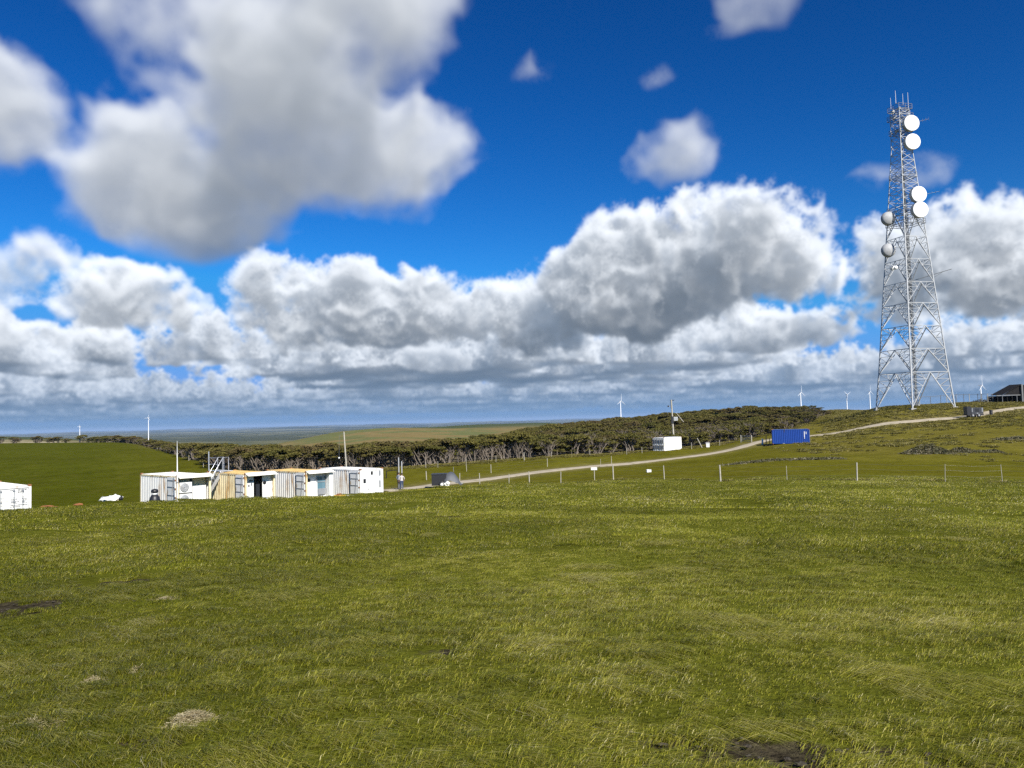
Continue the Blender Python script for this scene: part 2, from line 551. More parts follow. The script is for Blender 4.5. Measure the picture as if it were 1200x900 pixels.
# ------------------------------------------------------------------ the lie of the land
# photo column: (depth in metres, height in metres relative to the grass at the photographer's feet)
LAND = {
    -250: [(36, -1.95), (43, -4.0), (52, -4.2), (80, -6.2), (110, -7.4), (180, -7.6), (300, -6.4), (430, -3.6), (520, -6), (700, -4.6), (1000, -8), (1600, -5), (3000, -40), (8000, -70), (45000, -74)],
    0: [(36, -1.95), (43, -4.0), (52, -4.2), (80, -6.1), (105, -7.3), (160, -7.6), (300, -6.2), (420, -3.5), (500, -6), (700, -4.6), (1000, -8), (1600, -5), (3000, -40), (8000, -70), (45000, -74)],
    160: [(40, -2.15), (49, -4.2), (60, -4.5), (75, -5.4), (100, -6.7), (160, -7.0), (300, -5.5), (380, -4.4), (450, -5), (700, -10), (1000, -14), (1600, -22), (3000, -50), (8000, -70), (45000, -74)],
    230: [(41, -2.15), (50, -4.25), (62, -4.6), (100, -6.0), (150, -6.1), (180, -5.8), (300, -9), (500, -20), (900, -30), (2500, -55), (8000, -70), (45000, -74)],
    330: [(43, -2.35), (53, -4.4), (67, -4.8), (90, -5.8), (130, -6.2), (180, -6.6), (300, -10), (600, -16), (900, -18), (1500, -35), (2500, -55), (8000, -70), (45000, -74)],
    395: [(44, -2.4), (55, -4.5), (67, -4.9), (90, -5.7), (127, -5.9), (175, -6.5), (300, -10), (560, -13), (800, -6.8), (900, -5.6), (1100, -10), (1600, -25), (2500, -55), (8000, -70), (45000, -74)],
    450: [(46, -2.5), (57, -4.7), (68, -5.0), (80, -5.5), (125, -5.6), (172, -6.3), (300, -10), (500, -11.7), (760, -6), (900, -4.0), (1100, -9), (1600, -12), (2500, -50), (8000, -70), (45000, -74)],
    560: [(48, -2.35), (66, -4.2), (80, -5.1), (92, -5.7), (128, -5.2), (190, -6.3), (300, -8), (600, -13), (900, -8), (1150, -10), (1500, -4.5), (1800, -12), (2600, -50), (8000, -70), (45000, -74)],
    640: [(50, -2.6), (64, -3.9), (80, -5.0), (105, -5.5), (132, -4.9), (200, -4.5), (300, -4.9), (400, -6), (900, -12), (1500, -4.5), (2600, -50), (8000, -70), (45000, -74)],
    740: [(54, -2.95), (75, -4.0), (108, -5.3), (142, -5.2), (200, -3.2), (330, -2.6), (420, -4), (900, -12), (2500, -40), (8000, -70), (45000, -74)],
    840: [(57, -3.4), (75, -3.9), (115, -4.8), (145, -4.9), (158, -4.1), (220, -2), (320, -0.2), (420, -0.5), (800, -5), (2500, -10), (6000, -50), (45000, -74)],
    900: [(54, -3.1), (75, -3.7), (134, -4.0), (165, -2.8), (220, -0.8), (270, 0.3), (350, 1.2), (500, 0), (2500, -2), (6000, -50), (45000, -74)],
    980: [(52, -3.1), (75, -3.7), (110, -4.0), (150, -2.9), (165, -2.25), (215, 0.17), (260, 2.75), (320, 2), (500, -2), (2500, -1), (6000, -50), (45000, -74)],
    1070: [(50, -3.1), (75, -3.7), (95, -3.7), (130, -2.5), (150, -1.15), (161, 1.5), (170, 2.2), (182, 2.6), (215, 2.0), (400, -2), (2500, 0), (6000, -50), (45000, -74)],
    1028: [(51, -3.1), (75, -3.7), (100, -3.85), (130, -2.7), (150, -1.5), (162, 1.5), (170, 2.15), (184, 2.6), (215, 2.0), (400, -2), (2500, 0), (6000, -50), (45000, -74)],
    1141: [(49, -3.15), (75, -4.0), (92, -3.76), (130, -2.07), (150, -0.13), (175, 2.6), (190, 3.0), (230, 2.6), (400, 0), (2500, 0), (6000, -50), (45000, -74)],
    1200: [(48, -3.2), (75, -4.2), (95, -4.0), (130, -1.4), (165, 1.5), (185, 2.85), (230, 3.0), (500, 2), (2500, 0), (6000, -50), (45000, -74)],
    1450: [(46, -3.2), (75, -4.2), (95, -4.0), (130, -1.4), (165, 1.8), (190, 3.4), (230, 4.0), (500, 3), (2500, 0), (6000, -50), (45000, -74)],
}
NEAR = [(1.0, 0.0), (3.0, -0.03), (6.0, -0.16), (12.0, -0.52), (20.0, -1.0)]
LR = np.arange(math.log(0.4), math.log(60000), 0.02)
AZD = np.arange(-60, 60.01, 0.5)
def _land_grid():
    cols, az = [], []
    for px, pts in sorted(LAND.items()):
        d = ray(px, horizon(px))
        a = math.atan2(d.x, d.y)
        rr = [math.log(r) for r, z in NEAR] + [math.log(Y / math.cos(a)) for Y, z in pts]
        zz = [z for r, z in NEAR] + [z for Y, z in pts]
        cols.append(np.interp(LR, rr, zz)); az.append(math.degrees(a))
    cols = np.array(cols)
    g = np.array([np.interp(AZD, az, cols[:, j]) for j in range(len(LR))]).T
    def smooth(a, sig, ax):
        n = int(sig * 3 + 1)
        k = np.exp(-0.5 * (np.arange(-n, n + 1) / sig) ** 2); k /= k.sum()
        pad = [(0, 0), (0, 0)]; pad[ax] = (n, n)
        p = np.pad(a, pad, mode='edge')
        return np.apply_along_axis(lambda v: np.convolve(v, k, 'valid'), ax, p)
    return smooth(smooth(g, 1.3, 1), 2.0, 0)
GRID = _land_grid()
_rs = np.random.RandomState(5)
_lat = _rs.rand(256, 256).astype(np.float64)
def vnoise(x, y):
    ix = np.floor(x); iy = np.floor(y)
    fx = x - ix; fy = y - iy
    fx = fx * fx * (3 - 2 * fx); fy = fy * fy * (3 - 2 * fy)
    ix = ix.astype(np.int64) & 255; iy = iy.astype(np.int64) & 255
    jx = (ix + 1) & 255; jy = (iy + 1) & 255
    return (_lat[ix, iy] * (1 - fx) + _lat[jx, iy] * fx) * (1 - fy) + (_lat[ix, jy] * (1 - fx) + _lat[jx, jy] * fx) * fy
def fbm(x, y, oct=4):
    s, a = 0, 0.5
    for o in range(oct):
        s = s + a * (vnoise(x + 17.3 * o, y - 9.1 * o) - 0.5) * 2
        x, y, a = x * 2.03, y * 2.03, a * 0.5
    return s
def ground_np(x, y):
    x = np.asarray(x, float); y = np.asarray(y, float)
    r = np.maximum(np.hypot(x, y), 0.41)
    az = np.degrees(np.arctan2(x, y))
    back = np.clip((np.abs(az) - 60) / 60, 0, 1)
    az = np.clip(az, -60, 59.99)
    i = (az + 60) / 0.5; j = (np.log(r) - LR[0]) / 0.02
    i0 = np.clip(np.floor(i).astype(int), 0, len(AZD) - 2); j0 = np.clip(np.floor(j).astype(int), 0, len(LR) - 2)
    fi = i - i0; fj = np.clip(j - j0, 0, 1)
    z = (GRID[i0, j0] * (1 - fj) + GRID[i0, j0 + 1] * fj) * (1 - fi) + (GRID[i0 + 1, j0] * (1 - fj) + GRID[i0 + 1, j0 + 1] * fj) * fi
    z = z * (1 - back) + (-0.012 * np.minimum(r, 3000)) * back
    w1 = np.clip(1 - (r - 40) / 40, 0, 1)
    z = z + fbm(x / 1.7, y / 1.7, 3) * 0.065 * w1 * np.clip((r - 1) / 3, 0, 1) + fbm(x / 6.5, y / 6.5, 2) * 0.07 * w1 * np.clip((r - 3) / 6, 0, 1)
    w2 = np.clip((r - 70) / 40, 0, 1) * np.clip(1 - (r - 500) / 400, 0, 1)
    z = z + fbm(x / 9.0, y / 9.0, 4) * 0.16 * w2
    w3 = np.clip((r - 450) / 300, 0, 1)
    z = z + fbm(x / 120, y / 120, 5) * (3.4 + 4.0 * np.clip((r - 2000) / 3000, 0, 1)) * w3
    # rough dunes and rises on the seaward side, low hills on the far plain
    z = z + np.clip(fbm(x / 1900 + 3.3, y / 1900, 4), 0, 1) * 95 * np.clip((r - 9000) / 9000, 0, 1)
    return z
def ground(x, y):
    return float(ground_np([x], [y])[0])
def at(px, Y):
    """ground point below photo column px at depth Y"""
    d = ray(px, horizon(px))
    x, y = d.x / d.y * Y, Y
    return Vector((x, y, ground(x, y)))
def hit(px, py, y0=20.0, y1=1200.0):
    """ground point seen at a photo pixel"""
    d = ray(px, py)
    Y = np.exp(np.linspace(math.log(y0), math.log(y1), 3000))
    z = EYE + d.z / d.y * Y - ground_np(d.x / d.y * Y, Y)
    k = np.argmax(z < 0) if (z < 0).any() else len(Y) - 1
    return at(px, float(Y[k])) if False else Vector((d.x / d.y * Y[k], Y[k], ground(d.x / d.y * Y[k], Y[k])))
def seg_dist(x, y, pts):
    d = np.full(x.shape, 1e9)
    for (ax, ay), (bx, by) in zip(pts[:-1], pts[1:]):
        ux, uy = bx - ax, by - ay
        t = np.clip(((x - ax) * ux + (y - ay) * uy) / (ux * ux + uy * uy), 0, 1)
        d = np.minimum(d, np.hypot(x - ax - t * ux, y - ay - t * uy))
    return d

# bare earth in the meadow: photo pixel of the middle, half width and half depth in metres, strength
MUD_SPOTS = [(805, 868, .22, .10, 1), (850, 872, .26, .13, 1), (935, 885, .46, .16, 1), (990, 891, .34, .11, 1), (870, 888, .3, .08, 1), (900, 872, .16, .06, .8), (1135, 897, .3, .06, 1), (25, 712, .75, .55, .95), (150, 680, .7, .16, .8), (250, 690, .4, .1, .5),
             (112, 803, .17, .14, .9), (180, 868, .17, .10, .9), (40, 852, .3, .08, .7), (530, 762, .2, .1, .8), (640, 770, .22, .12, .5), (240, 768, .3, .2, .4), (660, 894, .2, .1, .6), (800, 690, .3, .08, .3), (1070, 701, .14, .06, .7),
             (610, 612, 1.4, .5, .5), (520, 605, 2.2, .6, .5), (560, 640, 1.0, .3, .4)]
MUD = []
for px, py, a, b, s in MUD_SPOTS:
    p = hit(px, py, 2.5, 60)
    MUD.append((p.x, p.y, a, b, s))
def mud_mask(x, y):
    m = np.zeros(np.shape(x))
    wob = fbm(np.asarray(x) * 5.0, np.asarray(y) * 5.0, 3) * 0.75
    for (cx, cy, a, b, s) in MUD:
        d = np.sqrt(((x - cx) / a) ** 2 + ((y - cy) / b) ** 2)
        m = np.maximum(m, s * np.clip(1.5 - d + wob, 0, 1))
    return np.clip(m, 0, 1)

TRACK_PX = [(446, 577.0, 80), (473, 574.5, 82), (505, 571, 86), (540, 568, 92), (600, 562.5, 98), (640, 558, 104), (700, 551.5, 110), (760, 544.5, 116), (800, 538, 121), (850, 526.5, 133), (880, 519, 143), (905, 514, 148), (948, 511, 150), (1000, 505, 152), (1070, 496, 150), (1130, 489, 150), (1165, 483, 156), (1200, 476.5, 164), (1260, 466, 172), (1400, 455, 185)]
TRACK = []
for px, py, Y in TRACK_PX:
    p = at(px, Y)
    TRACK.append((p.x, p.y))
def smooth_path(pts, step=1.0):
    pts = [Vector((*p, 0)) for p in pts]
    out = []
    for i in range(len(pts) - 1):
        p0, p1, p2, p3 = pts[max(i - 1, 0)], pts[i], pts[i + 1], pts[min(i + 2, len(pts) - 1)]
        n = max(2, int((p2 - p1).length / step))
        for k in range(n):
            t = k / n
            out.append(0.5 * ((2 * p1) + (p2 - p0) * t + (2 * p0 - 5 * p1 + 4 * p2 - p3) * t * t + (3 * p1 - p0 - 3 * p2 + p3) * t ** 3))
    out.append(pts[-1])
    return [(p.x, p.y) for p in out]
TRACK_S = smooth_path(TRACK, 1.0)

# front edge of the wind-clipped tree belt: photo column, depth at the front, depth at the back
BELT = [(-200, 440, 470), (0, 435, 468), (90, 425, 460), (165, 385, 450), (180, 340, 440), (200, 285, 400), (222, 215, 330), (243, 160, 210), (262, 142, 185), (300, 132, 176), (360, 127, 172), (420, 124, 172), (480, 124, 172), (560, 128, 185),
        (640, 133, 330), (700, 139, 360), (760, 150, 370), (800, 152, 370), (860, 158, 350), (905, 166, 330), (940, 186, 300), (965, 225, 275)]
BELT_AZ, BELT_F, BELT_B = [], [], []
for px, a, b in BELT:
    d = ray(px, horizon(px)); t = math.atan2(d.x, d.y)
    BELT_AZ.append(t); BELT_F.append(a / math.cos(t)); BELT_B.append(b / math.cos(t))
def in_belt(x, y, grow=0.0):
    az = np.arctan2(x, y); r = np.hypot(x, y)
    f = np.interp(az, BELT_AZ, BELT_F) - grow; b = np.interp(az, BELT_AZ, BELT_B) + grow
    return (r > f) & (r < b) & (az > BELT_AZ[0]) & (az < BELT_AZ[-1] + grow * 0.004)

def build_ground():
    rr = [0.0] + list(np.exp(np.arange(math.log(0.6), math.log(3.0), 0.12))) + list(np.exp(np.arange(math.log(3.0), math.log(45000), 0.0155)))
    aa = sorted(set(np.round(list(np.arange(-180, -60, 6)) + list(np.arange(-60, -46, 1.0)) + list(np.arange(-46, 46, 0.28)) + list(np.arange(46, 60, 1.0)) + list(np.arange(60, 180, 6)), 4)))
    na, nr = len(aa), len(rr)
    A, RR = np.meshgrid(np.radians(aa), rr)
    X, Y = RR * np.sin(A), RR * np.cos(A)
    Z = ground_np(X.ravel(), Y.ravel()).reshape(X.shape)
    x, y, r = X.ravel(), Y.ravel(), RR.ravel()
    mud = mud_mask(x, y)
    Z = Z - (mud * 0.03).reshape(Z.shape)
    me = bpy.data.meshes.new('ground')
    co = np.stack([X, Y, Z], -1).reshape(-1, 3)
    i = np.arange(nr - 1)[:, None] * na; j = np.arange(na)[None, :]; j2 = (j + 1) % na
    quads = np.stack([i + j, i + j2, i + na + j2, i + na + j], -1).reshape(-1, 4)[:, ::-1]
    me.vertices.add(len(co)); me.vertices.foreach_set('co', co.ravel())
    me.loops.add(quads.size); me.loops.foreach_set('vertex_index', quads.ravel().astype(np.int32))
    me.polygons.add(len(quads)); me.polygons.foreach_set('loop_start', np.arange(0, quads.size, 4)); me.polygons.foreach_set('loop_total', np.full(len(quads), 4))
    me.update(calc_edges=True)
    me.validate()
    me.polygons.foreach_set('use_smooth', np.ones(len(me.polygons), bool))
    # what grows where
    az = np.arctan2(x, y)
    def lerp(a, b, f):
        return a * (1 - f[:, None]) + np.array(b) * f[:, None]
    px = 600 + np.tan(az) * FOC
    n1 = fbm(x / 11, y / 11, 4); n2 = fbm(x / 45, y / 45, 4); n3 = fbm(x / 300, y / 300, 5)
    col = np.tile(np.array((.100, .106, .012)), (len(x), 1))                                   # meadow
    crest = np.clip((r - 58 - n1 * 4) / 10, 0, 1)
    left = np.clip((350 - px) / 250, 0, 1)
    col = lerp(col, (.110, .103, .010), crest)
    col = lerp(col, (.064, .072, .005), crest * left)                                        # lush paddock
    rough = np.clip((px - 880 + n2 * 90) / 80, 0, 1) * np.clip((r - 88 + n1 * 20) / 25, 0, 1)
    col = lerp(col, (.140, .120, .022), rough * 0.85)
    tan = np.clip((r - 330 - n3 * 60) / 120, 0, 1) * np.clip((px - 150) / 60, 0, 1)
    col = lerp(col, (.200, .152, .062), tan)
    col = lerp(col, (0.131, 0.140, 0.052), tan * np.clip(n2 * 4.0 + fbm(x / 40, y / 40, 4) * 5.0 - .2, 0, 1))
    hill = np.clip((r - 1150) / 150, 0, 1)
    col = lerp(col, (0.061, 0.079, 0.035), hill)
    dune = np.clip((r - 520) / 60, 0, 1) * np.clip((190 - px) / 40, 0, 1) * np.clip((1200 - r) / 200, 0, 1)
    col = lerp(col, (0.149, 0.131, 0.061), dune)
    col = lerp(col, (.42, .36, .24), dune * np.clip((fbm(x / 60 + 4, y / 22, 3) - 0.05) * 5, 0, 1))
    plain = np.clip((r - 1900) / 500, 0, 1)
    pat = np.clip((fbm(x / 900, y / 600, 4) + 0.05) * 5, 0, 1)
    col = lerp(col, (0.056, 0.063, 0.032), plain)
    col = lerp(col, (0.146, 0.141, 0.067), plain * pat * 0.9)
    col = lerp(col, (0.032, 0.046, 0.024), plain * np.clip((fbm(x / 1500 + 7, y / 500, 4) - .12) * 6, 0, 1))
    belt = in_belt(x, y, 2.0)
    col[belt] = (0.123, 0.102, 0.060)
    wet = np.exp(-(seg_dist(x, y, TRACK) / 3.2) ** 2) * (r > 60)
    col = lerp(col, (0.245, 0.201, 0.108), wet * 0.6)
    ca = me.color_attributes.new('cover', 'FLOAT_COLOR', 'POINT')
    ca.data.foreach_set('color', np.concatenate([col, np.ones((len(col), 1))], 1).astype(np.float32).ravel())
    at_ = me.attributes.new('mud', 'FLOAT', 'POINT')
    at_.data.foreach_set('value', mud.astype(np.float32))
    o = bpy.data.objects.new('ground', me)
    C.objects.link(o)
    tag(o, kind='structure')
    m = bpy.data.materials.new('pasture_ground')
    m.use_nodes = True
    T = NT(m.node_tree)
    b = m.node_tree.nodes['Principled BSDF']
    b.inputs['Roughness'].default_value = 0.95
    b.inputs['Specular IOR Level'].default_value = 0.0
    at1 = T.n('ShaderNodeAttribute', attribute_name='cover'); at2 = T.n('ShaderNodeAttribute', attribute_name='mud')
    P = T.n('ShaderNodeNewGeometry').outputs['Position']
    nA = T.noise(P, 0.9, 6, 0.65); nB = T.noise(P, 0.09, 5, 0.6); nC = T.noise(P, 7.0, 4, 0.6)
    f = T.m('MULTIPLY', T.rng(nA, .25, .75, .62, 1.40), T.m('MULTIPLY', T.rng(nB, .3, .7, .82, 1.2), T.rng(nC, .25, .75, .75, 1.25)))
    c = T.mix(1.0, at1.outputs['Color'], T.xyz(f, f, f), 'MULTIPLY')
    c = T.mix(T.rng(T.noise(P, 0.35, 6, 0.7), .52, .68, 0, .32), c, (.16, .13, .03, 1))
    soil = T.ramp(T.noise(P, 9.0, 6, .65), [(0.3, (.022, .018, .011)), (0.52, (.055, .045, .028)), (0.75, (.11, .095, .05))])
    c = T.mix(T.rng(T.m('ADD', at2.outputs['Fac'], T.m('MULTIPLY', T.m('SUBTRACT', nC, .5), .8)), .3, .6, 0, 1, True), c, soil)
    T.put(b.inputs['Base Color'], c)
    bp = T.n('ShaderNodeBump'); bp.inputs['Strength'].default_value = 0.9; bp.inputs['Distance'].default_value = 0.12
    T.put(bp.inputs['Height'], T.m('ADD', T.noise(P, 3.2, 8, .7), T.m('MULTIPLY', T.noise(P, 22.0, 3, .6), .25)))
    T.put(b.inputs['Normal'], bp.outputs[0])
    me.materials.append(m)
    return o
build_ground()

def build_track():
    pts = TRACK_S
    vs, fs = [], []
    cross = (-1.0, -0.62, -0.3, 0.0, 0.3, 0.62, 1.0)
    for i, (x, y) in enumerate(pts):
        a = pts[max(i - 1, 0)]; b = pts[min(i + 1, len(pts) - 1)]
        d = Vector((b[0] - a[0], b[1] - a[1], 0)).normalized(); n = Vector((-d.y, d.x, 0))
        for c in cross:
            w = 1.75 + 0.35 * fbm(np.array([x * .3 + (9 if c > 0 else 0)]), np.array([y * .3]), 3)[0]
            q = Vector((x, y, 0)) + n * c * w
            vs.append((q.x, q.y, ground(q.x, q.y) + (0.055 if abs(c) < 1 else -0.03) + (0.02 if c == 0 else 0)))
    k = len(cross)
    for i in range(len(pts) - 1):
        for j in range(k - 1):
            fs.append((i * k + j, i * k + j + 1, (i + 1) * k + j + 1, (i + 1) * k + j))
    mb = MB(); mb.add(vs, fs, 0, True)
    m = mat('limestone_gravel', (.42, .36, .26), .95, var=.25, vscale=1.2, stain=(.22, .20, .10), stain_amt=.25, stain_scale=.5, bump=.6, bump_scale=14, spec=.1)
    tag(mb.build('track', m), kind='structure')
build_track()
# ------------------------------------------------------------------ paints
M_WHITE = mat('white_container_paint', (.74, .73, .69), .5, var=.09, stain=(.40, .26, .13), stain_amt=.42, stain_scale=1.2, streak=True)
M_WHITE2 = mat('clean_white_panel', (.78, .78, .75), .45, var=.05, stain=(.52, .42, .28), stain_amt=.25, stain_scale=2)
M_CREAM = mat('cream_rusted_paint', (.74, .63, .38), .6, var=.15, stain=(.42, .24, .07), stain_amt=.62, stain_scale=1.6, streak=True)
M_ROOFW = mat('chalky_white_roof', (.80, .78, .70), .7, var=.08, stain=(.55, .42, .22), stain_amt=.18, stain_scale=.8)
M_ROOFO = mat('rusty_ochre_roof', (.62, .42, .15), .8, var=.15, stain=(.36, .17, .05), stain_amt=.40, stain_scale=.9)
M_RUST = mat('rust', (.22, .095, .035), .85, var=.3, vscale=6)
M_DARK = mat('black_plastic', (.018, .018, .020), .45)
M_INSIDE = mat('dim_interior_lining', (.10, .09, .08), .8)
M_GREY = mat('grey_metal', (.30, .31, .32), .5, .3, var=.1)
M_GALV = mat('galvanised_steel', (.45, .46, .46), .5, .2, var=.12, vscale=1.2)
M_GALVD = mat('weathered_galvanised_steel', (.15, .155, .155), .6, .2, var=.15, vscale=1.2)
M_ALU = mat('aluminium', (.66, .67, .68), .35, .7)
M_BLUE = mat('blue_container_paint', (.008, .046, .25), .42, var=.12, stain=(.03, .035, .09), stain_amt=.15, stain_scale=1.4, streak=True)
M_BLUER = mat('faded_blue_roof', (.16, .24, .42), .6, var=.15)
M_LETTER = mat('black_lettering', (.06, .06, .07), .6)
M_WLETTER = mat('white_lettering', (.78, .80, .82), .6)
M_SEAL = mat('dark_door_seal', (.06, .06, .065), .7)
M_POSTW = mat('weathered_fence_timber', (.40, .37, .30), .9, var=.25, vscale=8, stain=(.18, .16, .12), stain_amt=.2, stain_scale=4, bump=.4)
M_WIRE = mat('fence_wire', (.30, .30, .29), .5, .6)
M_RADOME = mat('white_radome_fabric', (.84, .84, .82), .5)
M_DRUM = mat('pale_dish_shroud', (.46, .47, .46), .5, .1)
M_BARK = mat('pale_grey_bark', (.165, .135, .105), .9, var=.3, vscale=4)
M_WOODD = mat('dark_weathered_timber', (.020, .019, .019), .95, var=.3, vscale=3, spec=.1)
M_TARP = mat('grey_tarpaulin', (.075, .08, .09), .6, var=.15, bump=.3, bump_scale=5)
M_SKIN = mat('skin', (.42, .24, .17), .55)
M_SHIRT = mat('pale_work_shirt', (.50, .46, .44), .85, var=.1)
M_SHIRT2 = mat('grey_blue_shirt', (.20, .23, .28), .85, var=.1)
M_JEANS = mat('blue_jeans', (.035, .055, .11), .9, var=.15)
M_HAIR = mat('brown_hair', (.035, .022, .015), .7)
M_YELLOW = mat('yellow_plastic', (.70, .48, .03), .45)
M_ORANGE = mat('red_clay_soil', (.25, .095, .035), .95, var=.25, vscale=4, bump=.6, bump_scale=8)
M_TURB = mat('turbine_white', (.80, .81, .82), .4)
M_GLASSB = mat('bluish_window_glass', (.10, .19, .24), .08, spec=.8)
M_DISHB = mat('grey_dish_back', (.34, .345, .35), .6, .0, var=.2)
M_CONC = mat('concrete', (.36, .35, .32), .9, var=.15)

# ------------------------------------------------------------------ shipping containers
CL, CW, CH = 6.058, 2.438, 2.591
def corrugated(length, height, pitch=0.278, depth=0.036, mi=0):
    """sheet along +x, facing -y, from z = 0"""
    xs, ys = [], []
    n = max(1, int(length / pitch)); p = length / n
    for i in range(n):
        x = i * p
        xs += [x, x + p * .26, x + p * .50, x + p * .76]; ys += [0, 0, depth, depth]
    xs.append(length); ys.append(0)
    vs, fs = [], []
    for x, y in zip(xs, ys):
        vs += [(x, y, 0), (x, y, height)]
    for i in range(len(xs) - 1):
        a = 2 * i
        fs.append((a, a + 2, a + 3, a + 1))
    return vs, fs
def xf(vs, m):
    return [m @ Vector(p) for p in vs]

def container_shell(t, paint, roofm, framem=None, open_end=False):
    """container with its long axis on x, its door end at +x, standing on z = 0; returns nothing, adds parts to t"""
    fm = framem or paint
    f = MB(); P = .12
    for sx in (-1, 1):
        for sy in (-1, 1):
            f.box((sx * (CL / 2 - P / 2), sy * (CW / 2 - P / 2), CH / 2), (P, P, CH - .24))
    for sy in (-1, 1):
        f.box((0, sy * (CW / 2 - .035), CH - .14), (CL - 2 * P, .07, .10)); f.box((0, sy * (CW / 2 - .035), .16), (CL - 2 * P, .07, .16))
    for sx in (-1, 1):
        f.box((sx * (CL / 2 - .05), 0, CH - .15), (.10, CW - 2 * P, .13)); f.box((sx * (CL / 2 - .05), 0, .15), (.10, CW - 2 * P, .15))
    f.build('frame', fm, t)
    c = MB()
    for sx in (-1, 1):
        for sy in (-1, 1):
            for z in (.06, CH - .06):
                c.box((sx * (CL / 2 - .088), sy * (CW / 2 - .08), z), (.182, .166, .122))
    c.build_each('corner_casting', fm if not framem else M_RUST, t)
    for sy in (-1, 1):
        vs, fs = corrugated(CL - 2 * P, CH - .42)
        m = Matrix.Translation((-(CL / 2 - P), -(CW / 2 - .006), .23))
        if sy > 0:
            m = Matrix.Translation((CL / 2 - P, CW / 2 - .006, .23)) @ Matrix.Rotation(math.pi, 4, 'Z')
        MB().add(xf(vs, m), fs).build('side_wall', paint, t)
    vs, fs = corrugated(CW - 2 * P, CH - .45, .22, .045)
    m = Matrix.Translation((-(CL / 2 - .01), CW / 2 - P, .23)) @ Matrix.Rotation(-math.pi / 2, 4, 'Z')
    MB().add(xf(vs, m), fs).build('end_wall', paint, t)
    r = MB()
    n = 22; w = (CL - .2) / n
    vs, fs = [], []
    for i in range(n + 1):
        x = -(CL - .2) / 2 + i * w
        for dx, dz in ((0, 0), (w * .5, 0), (w * .6, -.02), (w * .9, -.02)):
            if i == n and dx > 0:
                continue
            vs += [(x + dx, -(CW / 2 - .05), CH - .07 + dz), (x + dx, CW / 2 - .05, CH - .07 + dz)]
    for i in range(len(vs) // 2 - 1):
        fs.append((2 * i, 2 * i + 2, 2 * i + 3, 2 * i + 1))
    r.add(vs, fs)
    r.build('roof', roofm, t)
    MB().box((0, 0, .26), (CL - .22, CW - .2, .05)).build('floor_deck', M_INSIDE, t)

def door_leaf(name, w, h, paint, bars=2, marks=0, parent=None, mtx=None, seed=0):
    """leaf in the x-z plane, facing -y, hinge at x = 0; its bars and lettering are its own pieces"""
    mtx = mtx or Matrix()
    mb = MB()
    n = 5
    vs, fs = corrugated(w - .12, h - .12, .0, .022) if False else ([], [])
    mb.box((w / 2, .02, h / 2), (w, .04, h))
    for k in range(1, 5):
        mb.box((w / 2, -.012, h * k / 5), (w - .14, .024, .12))
    for p in range(len(mb.v)):
        mb.v[p] = tuple(mtx @ Vector(mb.v[p]))
    leaf = mb.build(name, paint, parent)
    for k in range(bars):
        b = MB(); x = w * (k + .5) / bars + (.05 if k == 0 else -.05)
        b.tube([mtx @ Vector((x, -.075, .02)), mtx @ Vector((x, -.075, h - .02))], .022, 8)
        for z in (.10, h * .34, h * .66, h - .10):
            b.add(xf(MB().box((x, -.05, z), (.11, .06, .07)).v, mtx), MB().box((0, 0, 0), (1, 1, 1)).f)
        b.add(xf(MB().box((x + (.16 if k == 0 else -.16), -.09, h * .42), (.34, .02, .04)).v, mtx), MB().box((0, 0, 0), (1, 1, 1)).f)
        b.build('locking_bar', M_GREY, leaf)
    return leaf

def frame_end(x):                                   # door end of a container: local frame with x to the right as seen from outside
    return Matrix.Translation((x, 0, 0)) @ Matrix.Rotation(math.pi / 2, 4, 'Z')

def heading(az_deg_from_camera_axis):
    return R(az_deg_from_camera_axis)

# the four linked cabins: long side facing left of the camera, opened door end facing right of it
CAB_RZ = R(-42)       # local -y (long side) turned to face heading 42 degrees left, local +x (door end) then faces right
def cabin_at(px, Y, z):
    """place so that the near corner (local +x, -y) stands below photo column px at depth Y"""
    p = at(px, Y)
    q = Matrix.Rotation(CAB_RZ, 3, 'Z') @ Vector((CL / 2, -CW / 2, 0))
    return Vector((p.x - q.x, p.y - q.y, z))

def folded_leaf(t, paint, bracem):
    """door leaf swung right round and lying along the long side, its inner face outward, with ribs and a diagonal brace"""
    w, h = 1.16, 2.28
    m = Matrix.Translation((CL / 2 - 1.22, -(CW / 2 + .10), .16))
    mb = MB().box((w / 2, 0, h / 2), (w, .05, h))
    mb.v = [tuple(m @ Vector(p)) for p in mb.v]
    leaf = mb.build('folded_door', paint, t)
    b = MB()
    for z in (.35, 1.05, 1.62, 2.08):
        b.box(m @ Vector((w / 2, -.04, z)), (w - .16, .03, .05))
    b.bar(m @ Vector((w - .52, -.06, .12)), m @ Vector((w - .16, -.06, 2.2)), .035, .03)
    b.build_each('brace', bracem, leaf)
    hg = MB()
    for z in (.3, .9, 1.5, 2.1):
        hg.box(m @ Vector((w + .03, .0, z)), (.10, .07, .10))
    hg.build_each('hinge', M_RUST, leaf)

